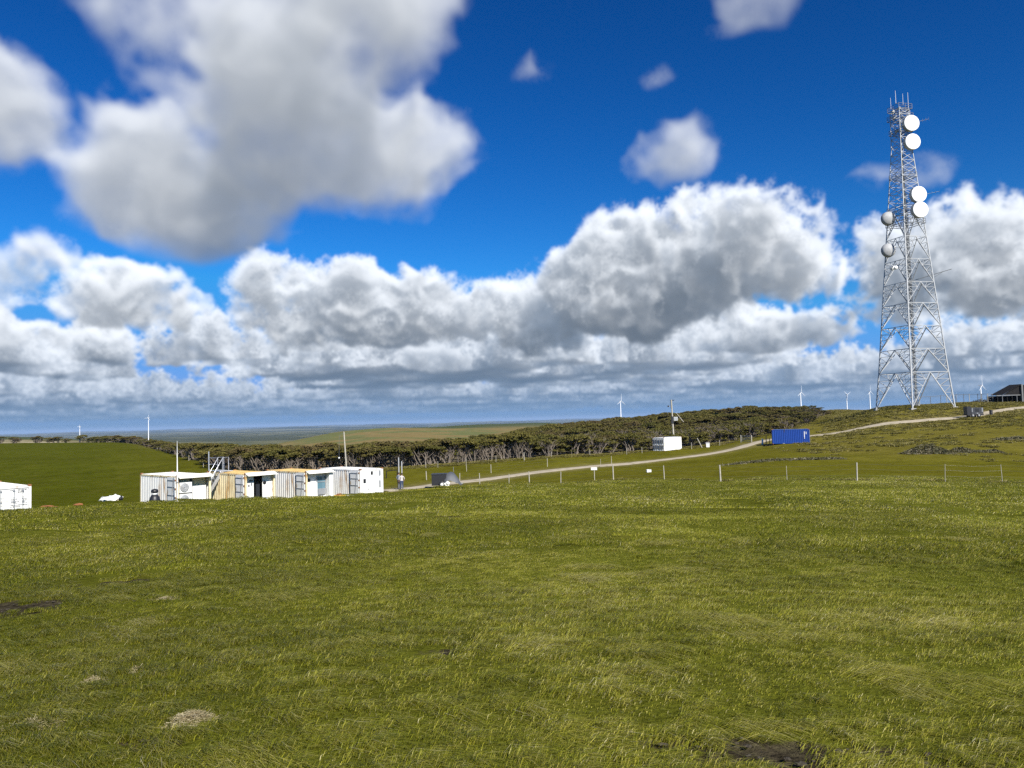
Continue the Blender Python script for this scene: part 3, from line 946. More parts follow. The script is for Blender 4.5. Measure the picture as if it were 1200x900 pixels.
def recess(t, wallm, lintel_m, inset=.45, low_h=2.35):
    """inner end wall set back under the roof edge; returns a frame: x to the right seen from the end, y inward, z up"""
    E = frame_end(CL / 2)
    mb = MB()
    w = CW - .26
    mb.box((0, inset, 1.3), (w, .05, 2.12))
    mb.v = [tuple(E @ Vector(p)) for p in mb.v]
    wall = mb.build('inset_wall', wallm, t)
    l = MB(); l.box((0, -.01 + .05, CH - .16), (CW - .02, .14, .20))
    l.add([(-CW / 2, -.42, CH - .19), (CW / 2, -.42, CH - .19), (CW / 2, .10, CH + .02), (-CW / 2, .10, CH + .02), (-CW / 2, -.42, CH - .22), (CW / 2, -.42, CH - .22), (CW / 2, .10, CH - .02), (-CW / 2, .10, CH - .02)],
          [(0, 1, 2, 3), (7, 6, 5, 4), (0, 4, 5, 1), (1, 5, 6, 2), (2, 6, 7, 3), (3, 7, 4, 0)])
    l.v = [tuple(E @ Vector(p)) for p in l.v]
    l.build('awning', lintel_m, t)
    return E, wall

CABS = [(207, 53.0, -4.2), (287, 57.0, -4.42), (358, 61.0, -4.62), (421, 65.0, -4.80)]
def ebuild(E, mb, name, m, parent, label=None, each=False):
    mb.v = [tuple(E @ Vector(p)) for p in mb.v]
    return mb.build_each(name, m, parent, label) if each else mb.build(name, m, parent, label=label)

def cabin_one():
    t = thing('container_cabin', 'white corrugated container cabin with two stacked air conditioners at its end', 'cabin', cabin_at(*CABS[0]), CAB_RZ, 'row of container cabins')
    container_shell(t, M_WHITE, M_ROOFW, M_CREAM)
    folded_leaf(t, M_WHITE2, M_GREY)
    E, wall = recess(t, M_CREAM, M_ROOFW, .55)
    ebuild(E, MB().box((.52, .40, 1.02), (1.0, .06, 1.50)), 'cream_panel', M_WHITE2, t)
    ebuild(E, MB().box((-.02, .42, 1.3), (.10, .14, 2.1)), 'divider', M_SEAL, t)
    return t
def aircon(E, z, zname):
    t = thing('air_conditioner', zname, 'air conditioner', (0, 0, 0), 0, 'air conditioners on the first cabin')
    w, h, d = .86, .72, .34
    c = (-.62, .13, z)
    ebuild(E, MB().box((c[0], c[1], z + h / 2), (w, d, h)), 'casing', M_WHITE2, t)
    mb = MB()
    mm = Matrix.Translation((c[0] - .10, c[1] - d / 2 - .012, z + h / 2)) @ Matrix.Rotation(math.pi / 2, 4, 'X')
    mb.lathe([(.30, -.01), (.31, .012), (.28, .018), (.02, .022)], mm, 28)
    g = ebuild(E, mb, 'fan_grille', M_GREY, t)
    sp = MB()
    for r in (.08, .14, .20, .26):
        pts = [mm @ Vector((r * math.cos(a), r * math.sin(a), .028)) for a in [k * math.pi / 10 for k in range(21)]]
        sp.tube(pts, .006, 4, caps=False)
    ebuild(E, sp, 'guard_ring', M_WHITE2, g, each=True)
    s = MB()
    for k in range(6):
        s.box((c[0] + .34, c[1] - d / 2 - .004, z + .14 + k * .09), (.09, .008, .02))
    ebuild(E, s, 'louvre', M_GREY, t, each=True)
    return t
def cabin_two():
    t = thing('container_cabin', 'cream rust-streaked container cabin with an open doorway behind a white door', 'cabin', cabin_at(*CABS[1]), CAB_RZ, 'row of container cabins')
    container_shell(t, M_CREAM, M_ROOFO, M_CREAM)
    folded_leaf(t, M_WHITE2, M_GREY)
    E = frame_end(CL / 2)
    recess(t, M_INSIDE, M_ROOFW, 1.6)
    d = ebuild(E, MB().box((-.76, .30, 1.28), (.70, .05, 2.05)), 'door', M_WHITE2, t)
    k = MB()
    k.box((-.62, .265, 1.98), (.30, .02, .12)); k.box((-.80, .265, 1.62), (.10, .02, .16)); k.box((-.58, .265, 1.72), (.07, .02, .22)); k.box((-.86, .265, .75), (.06, .02, .10))
    ebuild(E, k, 'door_notice', M_LETTER, d, each=True)
    w = ebuild(E, MB().box((.72, .28, 1.28), (.84, .06, 2.05)), 'white_panel', M_WHITE2, t)
    mb = MB(); mb.lathe([(.13, -.02), (.14, .03), (.10, .035), (.0, .036)], Matrix.Translation((.46, .24, 1.78)) @ Matrix.Rotation(math.pi / 2, 4, 'X'), 20)
    ebuild(E, mb, 'porthole', M_DARK, w)
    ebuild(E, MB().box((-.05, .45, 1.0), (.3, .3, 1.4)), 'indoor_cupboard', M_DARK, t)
    return t
def cabin_three():
    t = thing('container_cabin', 'white and ochre container cabin with a small black hatch and bluish window', 'cabin', cabin_at(*CABS[2]), CAB_RZ, 'row of container cabins')
    container_shell(t, M_WHITE, M_ROOFO, M_CREAM)
    folded_leaf(t, M_WHITE2, M_GREY)
    E, wall = recess(t, M_WHITE2, M_ROOFW, .45)
    ebuild(E, MB().box((-.62, .30, .95), (1.1, .20, 1.35)), 'lower_panel', M_WHITE2, t)
    ebuild(E, MB().box((-.74, .40, 1.82), (.26, .05, .26)), 'hatch', M_DARK, t)
    w = ebuild(E, MB().box((.40, .40, 1.55), (.80, .06, .95)), 'window', M_GLASSB, t)
    fr = MB()
    for x in (0, .80): fr.box((x, .36, 1.55), (.05, .05, 1.0))
    for z in (1.06, 1.62, 2.04): fr.box((.40, .36, z), (.75, .05, .05))
    ebuild(E, fr, 'window_frame', M_GREY, w)
    ebuild(E, MB().box((.42, .34, .82), (.72, .10, .42)), 'vent_panel', M_GREY, t)
    ebuild(E, MB().box((1.02, .10, 1.25), (.34, .5, 2.1)), 'side_locker', M_WHITE2, t)
    return t
def cabin_four():
    t = thing('container_cabin', 'clean white container cabin with flush end wall and small dark vents', 'cabin', cabin_at(*CABS[3]), CAB_RZ, 'row of container cabins')
    container_shell(t, M_WHITE, M_WHITE2, M_WHITE)
    folded_leaf(t, M_WHITE2, M_GREY)
    E = frame_end(CL / 2)
    w = ebuild(E, MB().box((0, .06, 1.30), (CW - .25, .06, 2.10)), 'flush_end_wall', M_WHITE2, t)
    for x, z, s, h in ((-.75, 1.55, .24, .34), (.02, 2.18, .20, .28)):
        ebuild(E, MB().box((x, .015, z), (s, .04, h)), 'vent', M_DARK, w)
    for x, z, s, h in ((.86, 2.12, .18, .42), (.86, 1.20, .16, .60)):
        ebuild(E, MB().box((x, .015, z), (s, .04, h)), 'conduit_box', M_GREY, w)
    ebuild(E, MB().box((-.35, .02, .85), (.10, .03, .10)), 'socket', M_GREY, w)
    return t
cab1 = cabin_one()
E1 = Matrix.Translation(cab1.location) @ Matrix.Rotation(CAB_RZ, 4, 'Z') @ frame_end(CL / 2)
aircon(E1, .55, 'lower white air conditioner with round fan grille beside the first cabin door')
aircon(E1, 1.36, 'upper white air conditioner with round fan grille stacked above its twin')
cab2 = cabin_two(); cab3 = cabin_three(); cab4 = cabin_four()

# ------------------------------------------------------------------ white container cut by the edge of the picture
def end_doors(t, paint, marks):
    E = frame_end(CL / 2)
    h = CH - .42
    for k, (x, s) in enumerate(((-CW / 2 + .13, 1), (.01, 1))):
        m = E @ Matrix.Translation((x, .02, .22))
        door_leaf('door', CW / 2 - .14, h, paint, 2, 0, t, m)
    s = MB()
    s.box((0, .05, .22 + h / 2), (.03, .03, h)); 
    for k in (-1, 1): s.box((k * (CW / 2 - .125), .02, .22 + h / 2), (.02, .05, h))
    s.box((0, .02, .22 + h + .01), (CW - .26, .05, .025))
    ebuild(E, s, 'door_seal', M_SEAL, t, each=True)
    return E
def edge_container():
    rz = CAB_RZ
    p = at(37, 45.0)
    q = Matrix.Rotation(rz, 3, 'Z') @ Vector((CL / 2, CW / 2, 0))
    t = thing('shipping_container', 'white shipping container with lettered end doors, cut off by the picture edge', 'shipping container', (p.x - q.x, p.y - q.y, -4.0), rz)
    container_shell(t, M_WHITE, M_ROOFW, M_WHITE)
    E = end_doors(t, M_WHITE2, 1)
    # rows of small stencilled codes on the right hand leaf, too small to read
    leaf = [o for o in t.children if o.name.startswith('door') and not o.name.startswith('door_seal')][-1]
    rd = random.Random(8)
    mb = MB()
    for z, x0, x1, h in ((2.30, .14, .36, .05), (2.31, .52, .92, .085), (2.19, .54, .80, .085), (1.80, .18, .50, .05), (1.80, .72, .98, .05), (1.72, .18, .40, .04), (1.72, .76, .98, .05),
                         (1.64, .18, .55, .055), (1.64, .74, .96, .05), (1.55, .18, .46, .045), (1.55, .72, 1.0, .05), (1.45, .18, 1.02, .05), (1.36, .16, .6, .06)):
        x = x0
        while x < x1:
            w = rd.uniform(.018, .05)
            mb.box((x + w / 2, -.004, z), (w, .006, h * rd.uniform(.6, 1)))
            x += w + rd.uniform(.012, .03)
    mb.v = [tuple(E @ Vector(p)) for p in mb.v]
    mb.build('stencilled_code', M_LETTER, leaf)
    return t
edge_container()

# ------------------------------------------------------------------ blue container
def blue_container():
    p = at(925, 134)
    rz = math.atan2(-p.x, p.y) + R(4)
    t = thing('shipping_container', 'blue corrugated shipping container standing beside the gravel track', 'shipping container', (p.x, p.y, p.z - .05), rz)
    container_shell(t, M_BLUE, M_BLUER, M_BLUE)
    end_doors(t, M_BLUE, 0)
    mb = MB()
    for i, (x, z, h) in enumerate(((2.20, 1.55, 1.15), (2.20, .98, .2), (2.48, 1.86, .42))):
        mb.box((x, -CW / 2 - .006, z), (.10, .010, h))
    mb.build_each('white_code_strip', M_WLETTER, t)
    mb = MB()
    for x in (-1.2, .85):
        mb.box((x, -CW / 2 - .05, .10), (.36, .10, .10))
    mb.build_each('fork_pocket', M_GREY, t)
blue_container()
def far_container():
    p = at(777, 143)
    d = math.atan2(p.x, p.y)
    # long side turned to the right of the line of sight, door end to the left
    rz = -d - R(123)
    q = Matrix.Rotation(rz, 3, 'Z') @ Vector((CL / 2, CW / 2, 0))
    t = thing('shipping_container', 'white shipping container in front of the trees with a dark barred door end', 'shipping container', (p.x - q.x, p.y - q.y, p.z + .02), rz)
    container_shell(t, M_WHITE2, M_WHITE2, M_WHITE2)
    E = end_doors(t, M_WHITE2, 0)
    mb = MB()
    for k in range(6):
        mb.box((-.95 + .38 * k, -.06, 1.85), (.13, .05, .75)); mb.box((-.95 + .38 * k, -.06, .78), (.13, .05, .75))
    ebuild(E, mb, 'dark_door_slot', M_SEAL, t, each=True)
far_container()
# ------------------------------------------------------------------ small things round the cabins
def on(px, Y, dz=0.0):
    p = at(px, Y)
    return Vector((p.x, p.y, p.z + dz))

def steel_stairs():
    # steep stair against the second cabin, landing on its roof edge; stands in the gap in front of the long side
    top = CH
    t = thing('steel_stairs', 'grey steel stairway with handrails climbing to a cabin roof', 'stairs', cab2.location, CAB_RZ)
    x0 = -CL / 2 + 1.75       # along the long side, near its left end
    y_top, y_bot = -CW / 2 + .25, -CW / 2 - 1.55
    W2 = .38
    for s in (-1, 1):
        MB().bar((x0 + s * W2, y_bot, .02), (x0 + s * W2, y_top, top + .06), .05, .24).build('stringer', M_ALU, t)
    for k in range(10):
        f = (k + .7) / 10
        MB().box((x0, y_bot + (y_top - y_bot) * f, .02 + top * f), (W2 * 2 - .05, .22, .035)).build('tread', M_GALVD, t)
    for s in (-1, 1):
        h = MB()
        h.tube([(x0 + s * W2, y_bot + .15, .1), (x0 + s * W2, y_bot + .15, 1.0), (x0 + s * W2, y_top + .05, top + 1.1), (x0 + s * W2, y_top + .5, top + 1.1), (x0 + s * W2, y_top + .5, top)], .024, 6)
        h.tube([(x0 + s * W2, y_top, top), (x0 + s * W2, y_top, top + 1.08)], .024, 6)
        h.build('handrail', M_ALU, t)
    g = MB()
    xl = x0 - W2 - 1.15
    g.tube([(xl, y_top - .15, top + .02), (xl, y_top - .15, top + 1.55)], .045, 6)
    for z in (.55, 1.05):
        g.tube([(xl, y_top - .15, top + z), (x0 - W2, y_top - .05, top + z)], .024, 6)
    g.tube([(xl, y_top - .15, top + .04), (x0 + W2, y_top - .15, top + .04)], .05, 6)
    g.build('guard_rail', M_ALU, t)
    p = MB().box((x0 - .55, y_top + .35, top + .03), (2.0, .95, .05))
    p.build('landing', M_GALV, t)
steel_stairs()

def whip_mast(px, Y, top_py, label, name, r0, r1, lean=0.0):
    p = at(px, Y)
    h = EYE - (top_py - horizon(px)) * Y / FOC - p.z
    t = thing(name, label, 'mast', p)
    MB().tube([(0, 0, -.3), (lean * .5, 0, h * .55), (lean, 0, h)], [r0, r0 * .85, r1], 8).build('pole', M_POSTW if r0 > .06 else M_WHITE2, t)
    return t, h
m1, h1 = whip_mast(207.5, 50.5, 517, 'thin pale whip mast rising in front of the air conditioners', 'antenna_mast', .055, .010)
MB().tube([(0, 0, h1 * .45), (0, 0, h1 * .47)], .07, 8).build('clamp', M_GREY, m1)
m2, h2 = whip_mast(406.5, 74, 506, 'pale grey pole with a pulley line behind the fourth cabin', 'flag_pole', .085, .06, -.30)
MB().tube([(-.30, 0, h2 - .1), (-.75, 0, h2 - .35), (-.8, 0, h2 - 2.4)], .012, 5).build('halyard', M_WIRE, m2)
MB().blob((-.8, 0, h2 - 2.5), .09, 3).build('pulley_block', M_WHITE2, m2)

def black_sack():
    p = on(181, 47.5)
    base = Vector((p.x, p.y, EYE - (586.5 - horizon(181)) * 47.5 / FOC - .25))
    base.z = max(base.z, p.z)
    t = thing('covered_pump', 'black round-topped object with a pale band standing against the white corrugated wall', 'equipment', base)
    MB().lathe([(.0, 0), (.30, .0), (.33, .25), (.26, .50), (.17, .62), (.0, .64)], None, 20).build('body', M_DARK, t)
    MB().lathe([(.0, .60), (.15, .62), (.17, .70), (.13, .74), (.0, .75)], None, 16).build('collar', M_WHITE2, t)
    MB().lathe([(.0, .73), (.20, .75), (.22, .84), (.16, .95), (.0, .99)], None, 16).build('cap', M_DARK, t)
black_sack()
def trough():
    p = at(268, 53.5)
    t = thing('feed_trough', 'low rust-brown trough at the foot of the cream cabin wall', 'trough', (p.x, p.y, p.z + .55), CAB_RZ)
    mb = MB()
    mb.box((0, 0, .06), (1.5, .5, .06)); mb.box((0, -.26, .22), (1.5, .04, .34)); mb.box((0, .26, .22), (1.5, .04, .34)); mb.box((-.74, 0, .22), (.04, .5, .34)); mb.box((.74, 0, .22), (.04, .5, .34))
    mb.build('tray', M_RUST, t)
    mb = MB()
    for x in (-.6, .6): mb.box((x, 0, -.15), (.08, .42, .42))
    mb.build_each('skid', M_WOODD, t)
trough()
def tub():
    p = at(397, 59.5)
    t = thing('tub', 'yellow plastic tub with dark contents in front of the fourth cabin', 'tub', (p.x, p.y, p.z + .42))
    MB().lathe([(.0, 0), (.34, 0), (.44, .36), (.47, .38), (.45, .40), (.40, .36), (.38, .28), (0, .26)], None, 24).build('body', M_YELLOW, t)
    MB().blob((0, 0, .36), .26, 4, .5, 2, squash=(1.1, .9, .7)).build('contents', M_RUST, t)
tub()
def debris():
    p = hit(131, 586.8, 30, 140)
    t = thing('crumpled_sheet', 'crumpled white sheet with a dark end lying on the paddock edge', 'sheeting', p)
    mb = MB()
    mb.blob((0, 0, .18), .62, 5, .7, 3, squash=(1.35, .7, .55)); mb.blob((-.75, 0, .10), .40, 6, .6, 2, squash=(1.5, .7, .4)); mb.blob((.35, .1, .36), .36, 9, .7, 2, squash=(1.2, .7, .7))
    mb.build('sheet', M_WHITE2, t)
    MB().blob((.95, 0, .22), .24, 7, .5, 2).build('dark_end', M_DARK, t)
debris()
for i, (px, py, a, b) in enumerate(((8, 598.5, 1.0, .35), (57, 594.5, .9, .22), (92, 592, .5, .12))):
    p = hit(px, py, 20, 80)
    mb = MB()
    mb.blob((0, 0, 0), 1.0, 20 + i, .55, 3, squash=(a, b, .16))
    o = mb.build('soil_heap', M_ORANGE, None, p)
    tag(o, ('red clay soil heap at the foot of the lettered container', 'red clay soil heap in the grass just past the lettered container', 'smallest red clay patch, on the paddock edge')[i], 'soil', 'red clay soil heaps')

# ------------------------------------------------------------------ two people
def person(loc, rz, label, shirt, trousers, pose, hair):
    verts = {'pelvis': (0, 0, .93), 'waist': (0, .0, 1.08), 'chest': (0, .01, 1.30), 'neck': (0, .01, 1.47), 'head': (0, -.02, 1.58), 'crown': (0, -.01, 1.70)}
    rad = {'pelvis': .155, 'waist': .145, 'chest': .165, 'neck': .06, 'head': .092, 'crown': .085}
    edges = [('pelvis', 'waist'), ('waist', 'chest'), ('chest', 'neck'), ('neck', 'head'), ('head', 'crown')]
    for s, n in ((-1, 'l'), (1, 'r')):
        hip, knee, ank, toe = (s * .09, 0, .88), (s * .105, -.03, .49), (s * .11, .02, .09), (s * .125, -.15, .04)
        for k, p, r in (('hip', hip, .105), ('knee', knee, .066), ('ank', ank, .048), ('toe', toe, .042)):
            verts[k + n] = p; rad[k + n] = r
        edges += [('pelvis', 'hip' + n), ('hip' + n, 'knee' + n), ('knee' + n, 'ank' + n), ('ank' + n, 'toe' + n)]
        e, w, f = pose[n]
        for k, p, r in (('sho', (s * .19, .01, 1.40), .062), ('elb', e, .043), ('wri', w, .030), ('fin', f, .026)):
            verts[k + n] = p; rad[k + n] = r
        edges += [('chest', 'sho' + n), ('sho' + n, 'elb' + n), ('elb' + n, 'wri' + n), ('wri' + n, 'fin' + n)]
    names = list(verts)
    me = bpy.data.meshes.new('person')
    me.from_pydata([verts[k] for k in names], [(names.index(a), names.index(b)) for a, b in edges], [])
    o = bpy.data.objects.new('person', me)
    C.objects.link(o)
    sk = o.modifiers.new('skin', 'SKIN')
    for i, k in enumerate(names):
        me.skin_vertices[0].data[i].radius = (rad[k], rad[k] * (.72 if k in ('pelvis', 'waist', 'chest') else 1))
        me.skin_vertices[0].data[i].use_root = k == 'pelvis'
    sub = o.modifiers.new('sub', 'SUBSURF'); sub.levels = 2; sub.render_levels = 2
    dg = bpy.context.evaluated_depsgraph_get()
    m2 = bpy.data.meshes.new_from_object(o.evaluated_get(dg))
    o.modifiers.clear(); o.data = m2
    m2.materials.clear()
    for m in (M_SKIN, shirt, trousers, M_DARK):
        m2.materials.append(m)
    for p in m2.polygons:
        c = p.center
        arm = abs(c.x) > .215 and c.z > .8
        i = 0
        if c.z < .10: i = 3
        elif c.z < .96 and not arm: i = 2
        elif c.z < 1.49 and not (arm and (Vector(pose['l' if c.x < 0 else 'r'][1]) - c).length < .22): i = 1
        p.material_index = i; p.use_smooth = True
    o.location = loc; o.rotation_euler = (0, 0, rz)
    tag(o, label, 'person')
    MB().blob((0, .02, 1.665), .118, 12, .12, 3, squash=(.86, 1.0, .86), smooth=True).build('hair', hair, o)
    MB().blob((0, -.118, 1.60), .018, 2, .1, 1, squash=(.8, 1, 1.5)).build('nose', M_SKIN, o)
    for s in (-1, 1):
        MB().blob((s * .096, 0, 1.60), .024, 2, .1, 1, squash=(.5, .8, 1.3)).build('ear', M_SKIN, o)
        MB().blob((s * .035, -.104, 1.635), .011, 2, 0, 1).build('eye', M_DARK, o)
    MB().box((0, -.108, 1.555), (.045, .008, .008)).build('mouth', M_DARK, o)
    h = MB()                                   # five fingers on each hand
    for n, s in (('l', -1), ('r', 1)):
        e, w, fg = [Vector(q) for q in pose[n]]
        d = (fg - w).normalized(); side = d.cross(Vector((0, 0, 1))).normalized() if abs(d.z) < .9 else Vector((0, 1, 0))
        for k in range(4):
            b = fg + side * (.013 * (k - 1.5)); L = (.058, .068, .064, .05)[k]
            h.tube([b, b + d * L * .55, b + d * L * .85 + Vector((0, -.015, -.012))], [.009, .0085, .006], 6)
        b = w + d * .03 + side * .022
        h.tube([b, b + side * .025 + d * .025, b + side * .028 + d * .055], [.010, .009, .006], 6)
    h.build_each('finger', M_SKIN, o)
    return o
pA = on(466.0, 82.3)
person(pA, R(150), 'person in dark trousers half hidden behind the one in jeans', M_SHIRT2, mat('black_trousers', (.02, .02, .025), .9),
       {'l': ((-.27, -.05, 1.15), (-.20, -.27, 1.10), (-.17, -.35, 1.12)), 'r': ((.28, .02, 1.13), (.24, -.18, 1.0), (.22, -.26, 1.0))}, M_HAIR)
pB = on(469.4, 80.6)
person(pB, R(200), 'person in pale shirt and blue jeans standing on the track by the cabins', M_SHIRT, M_JEANS,
       {'l': ((-.29, .02, 1.14), (-.27, -.12, .92), (-.26, -.17, .84)), 'r': ((.29, .02, 1.14), (.28, -.10, .91), (.27, -.15, .83))}, M_HAIR)
def twin_poles():
    for i, (px, ty) in enumerate(((466.3, 536), (469.8, 540.5))):
        p = at(px, 84 + i)
        h = EYE - (ty - horizon(px)) * (84 + i) / FOC - p.z
        o = MB().tube([(0, 0, -.2), (0, 0, h)], [.062, .055], 8).build('yard_pole', M_GALV, None, p)
        tag(o, ('taller of two bare grey poles behind the people', 'shorter of two bare grey poles behind the people')[i], 'pole', 'bare poles behind the people')
    p = at(458, 100)
    o = MB().bar((-.75, 0, .9), (.8, 0, 1.0), .08, .10).build('rail', M_WOODD, None, p)
    MB().box((-.7, 0, .4), (.1, .1, 1.0)).build('leg', M_WOODD, o); MB().box((.7, 0, .45), (.1, .1, 1.0)).build('leg', M_WOODD, o)
    tag(o, 'low dark wooden rail in the grass behind the last cabin', 'rail')
twin_poles()

def tarp_trailer():
    p = on(521, 81)
    t = thing('covered_trailer', 'black box trailer half covered by a sagging grey tarpaulin beside the track', 'trailer', p, R(3)); t.scale = (1.12, 1.12, 1.12)
    b = MB()
    b.box((-.62, 0, .72), (1.35, 1.4, 1.0)); b.box((-.62, 0, 1.24), (1.42, 1.46, .06))
    b.build('box_body', M_DARK, t)
    vs, fs = [], []
    nx, ny = 16, 10
    for i in range(nx + 1):
        for j in range(ny + 1):
            u, v = i / nx, j / ny
            x = -.12 + u * 1.62
            prof = np.interp(u, [0, .12, .35, .55, .8, 1], [1.05, 1.28, 1.45, 1.30, .75, .08])
            edge = abs(v - .5) * 2
            z = prof * (1 - .55 * edge ** 3) + .05 * math.sin(9 * u + 4 * v)
            vs.append((x + .04 * math.sin(8 * v), (v - .5) * 1.7, max(.03, z)))
    for i in range(nx):
        for j in range(ny):
            a = i * (ny + 1) + j
            fs.append((a, a + ny + 1, a + ny + 2, a + 1))
    MB().add(vs, fs, 0, True).build('tarpaulin', M_TARP, t)
    for x in (-.35,):
        for s in (-1, 1):
            w = MB().lathe([(.0, -.09), (.25, -.09), (.30, -.05), (.30, .05), (.25, .09), (0, .09)], Matrix.Translation((x, s * .78, .30)) @ Matrix.Rotation(math.pi / 2, 4, 'X'), 20).build('wheel', M_DARK, t)
            MB().lathe([(.0, -.1), (.14, -.1), (.15, .1), (0, .1)], Matrix.Translation((x, s * .78, .30)) @ Matrix.Rotation(math.pi / 2, 4, 'X'), 16).build('rim', M_WHITE2, w)
    MB().bar((.9, 0, .4), (1.6, 0, .3), .08).build('drawbar', M_GREY, t)
    k = MB()
    k.box((.08, -.80, .22), (.5, .1, .12)); k.blob((.2, -.82, .46), .16, 4, .6, 2); k.blob((-.05, -.82, .36), .12, 5, .6, 2)
    k.build_each('white_fitting', M_WHITE2, t)
    MB().tube([(.75, 0, 1.4), (.72, 0, 1.85)], .02, 5).build('aerial', M_GREY, t)
tarp_trailer()

# ------------------------------------------------------------------ fences
def post_top(px, Y, base_py, top_py):
    p = hit(px, base_py, Y * .7, Y * 1.4) if False else at(px, Y)
    return p, max(.5, (base_py - top_py) * Y / FOC)
def wire_fence(label, posts, wires=(0.35, 0.7, 1.0), thick=.10, group=None, m=None):
    """posts: photo column, depth, height, thickness factor"""
    p0 = at(posts[0][0], posts[0][1])
    t = thing('wire_fence', label, 'fence', p0, 0, group)
    tops = []
    for (px, Y, h, k) in posts:
        q = at(px, Y) - p0
        r = thick * k / 2
        rd = random.Random(int(px * 7))
        lx, ly = rd.uniform(-.05, .05), rd.uniform(-.05, .05)
        MB().tube([q + Vector((0, 0, -.25)), q + Vector((lx * .5, ly * .5, h * .5)), q + Vector((lx, ly, h))], [r, r * .97, r * .9], 8).build('post', m or M_POSTW, t)
        tops.append((q, h, lx, ly))
    w = MB()
    for (a, ha, ax, ay), (b, hb, bx, by) in zip(tops[:-1], tops[1:]):
        for f in wires:
            A = a + Vector((ax * f, ay * f, ha * f * .93)); B = b + Vector((bx * f, by * f, hb * f * .93))
            n = max(2, int((B - A).length / 6))
            pts = []
            for i in range(n + 1):
                q = A.lerp(B, i / n)
                g = ground(q.x + p0.x, q.y + p0.y) - p0.z
                q.z = max(q.z - .06 * math.sin(math.pi * i / n), g + .2 * f)
                pts.append(q)
            w.tube(pts, .0032, 4, caps=False)
    w.build('wire', M_WIRE, t)
    return t
wire_fence('weathered post and wire fence along the far edge of the meadow',
           [(1260, 47, 1.2, .8), (1170, 49, 1.15, .35), (1103, 49.5, 1.15, .35), (1000.5, 52, 1.22, 1.0), (919, 54, 1.0, .4), (841.5, 57, 1.22, 1.25), (776, 60, 1.1, .75), (716.5, 63, 1.25, 1.0), (655, 67, 1.05, .7), (618.5, 71, 1.25, .95), (594.5, 76, 1.1, .75), (560.5, 84, 1.2, .9), (537, 90, 1.15, 1.0), (498.5, 96, 1.1, 1.1)])
wire_fence('short white-topped fence posts on the near side of the gravel track',
           [(545.5, 108, 1.0, .7), (574, 104, 1.2, .9), (640, 112, 1.25, .85), (702, 108, 1.1, .5), (715, 113, 1.2, .7)], m=M_POSTW)
wire_fence('old post fence at the foot of the wind-clipped trees',
           [(470, 116, 1.1, .8), (498, 118, 1.0, .7), (512, 119, 1.0, .6), (545, 122, 1.0, .7), (580, 124, 1.1, .7), (613, 126, 1.3, 1.2), (645, 130, 1.0, .7), (690, 134, 1.1, .7), (733, 138, 1.1, .8), (751, 140, 1.1, .8), (809, 146, 1.3, .8), (842, 150, 1.1, .8), (868, 152, 1.2, 1.0)])
wire_fence('fence line running up the paddock beside the trees behind the cabins',
           [(172, 372, 1.4, 1.6), (184, 318, 1.4, 1.5), (195, 270, 1.4, 1.3), (207, 222, 1.3, 1.2), (221, 184, 1.3, 1.1), (238, 152, 1.2, 1.0)])

def track_sign(px, py_top, Y, label, w=.52, h=.22):
    p = at(px, Y)
    hh = EYE - (py_top - horizon(px)) * Y / FOC - p.z
    hh = max(hh, .9)
    t = thing('marker_sign', label, 'sign', p)
    MB().tube([(0, .03, -.2), (0, .03, hh - .03)], .035, 6).build('post', M_POSTW, t)
    MB().box((-.02, 0, hh - h / 2), (w, .03, h)).build('board', M_WHITE2, t)
track_sign(694.5, 547.5, 66, 'small blank white sign board on a thin post beside the fence')
def white_crate():
    p = on(758, 80)
    t = thing('water_trough', 'small white concrete trough standing alone in the grass', 'trough', p, R(8)); t.scale = (.75, .75, .8)
    mb = MB()
    mb.box((0, 0, .09), (.62, .42, .18)); mb.box((0, -.19, .26), (.62, .05, .18)); mb.box((0, .19, .26), (.62, .05, .18)); mb.box((-.285, 0, .26), (.05, .33, .18)); mb.box((.285, 0, .26), (.05, .33, .18))
    mb.build('basin', M_WHITE2, t)
    MB().box((.2, 0, .345), (.2, .43, .02)).build('lid', M_GREY, t)
white_crate()

def utility_pole():
    p = at(789, 149)
    top = EYE - (468.5 - horizon(787)) * 149 / FOC - p.z
    t = thing('utility_pole', 'tall leaning utility pole with a transformer box behind the white container', 'utility pole', p)
    L = -.28
    X = lambda z: L * z / top
    MB().tube([(0, 0, -.4), (X(top), 0, top)], [.17, .12], 10).build('pole', M_POSTW, t)
    c = MB(); c.bar((X(top) - .15, 0, top - .1), (X(top) + .55, 0, top - .1), .1, .12); c.bar((X(top) - .12, -.02, top - 1.7), (X(top) - .12, -.02, top), .07)
    c.build('crossarm', M_WOODD, t)
    MB().lathe([(0, -.16), (.15, -.15), (.17, 0), (.12, .15), (0, .17)], Matrix.Translation((X(top) - .62, 0, top - 1.25)), 12).build('insulator', M_DARK, t)
    MB().bar((X(top) - .6, 0, top - 1.2), (X(top), 0, top - 1.25), .05).build('bracket', M_GREY, t)
    b = MB(); z = top * .60
    b.box((X(z) + .55, -.1, z + .1), (.78, .6, .72)); 
    bx = b.build('transformer', M_DRUM, t)
    fn = MB()
    for k in range(5): fn.box((X(z) + .25 + k * .15, -.42, z + .1), (.03, .06, .55))
    fn.build_each('cooling_fin', M_GREY, bx)
    MB().box((X(z) - .05, -.1, z - .1), (.42, .42, 1.35)).build('fuse_box', M_DARK, t)
    a = MB(); a.bar((X(z) + .75, -.05, z + 1.25), (X(z) + 2.1, -.05, z - .55), .09)
    a.build('stay_strut', M_POSTW, t)
utility_pole()
def leaning_post(px0, Y, lean, h, label):
    p = at(px0, Y)
    o = MB().tube([(0, 0, -.2), (lean, 0, h)], [.09, .07], 8).build('stay_post', M_POSTW, None, p)
    tag(o, label, 'post')
leaning_post(822, 148, -1.0, 1.9, 'bleached post leaning beside the small white hut by the trees')
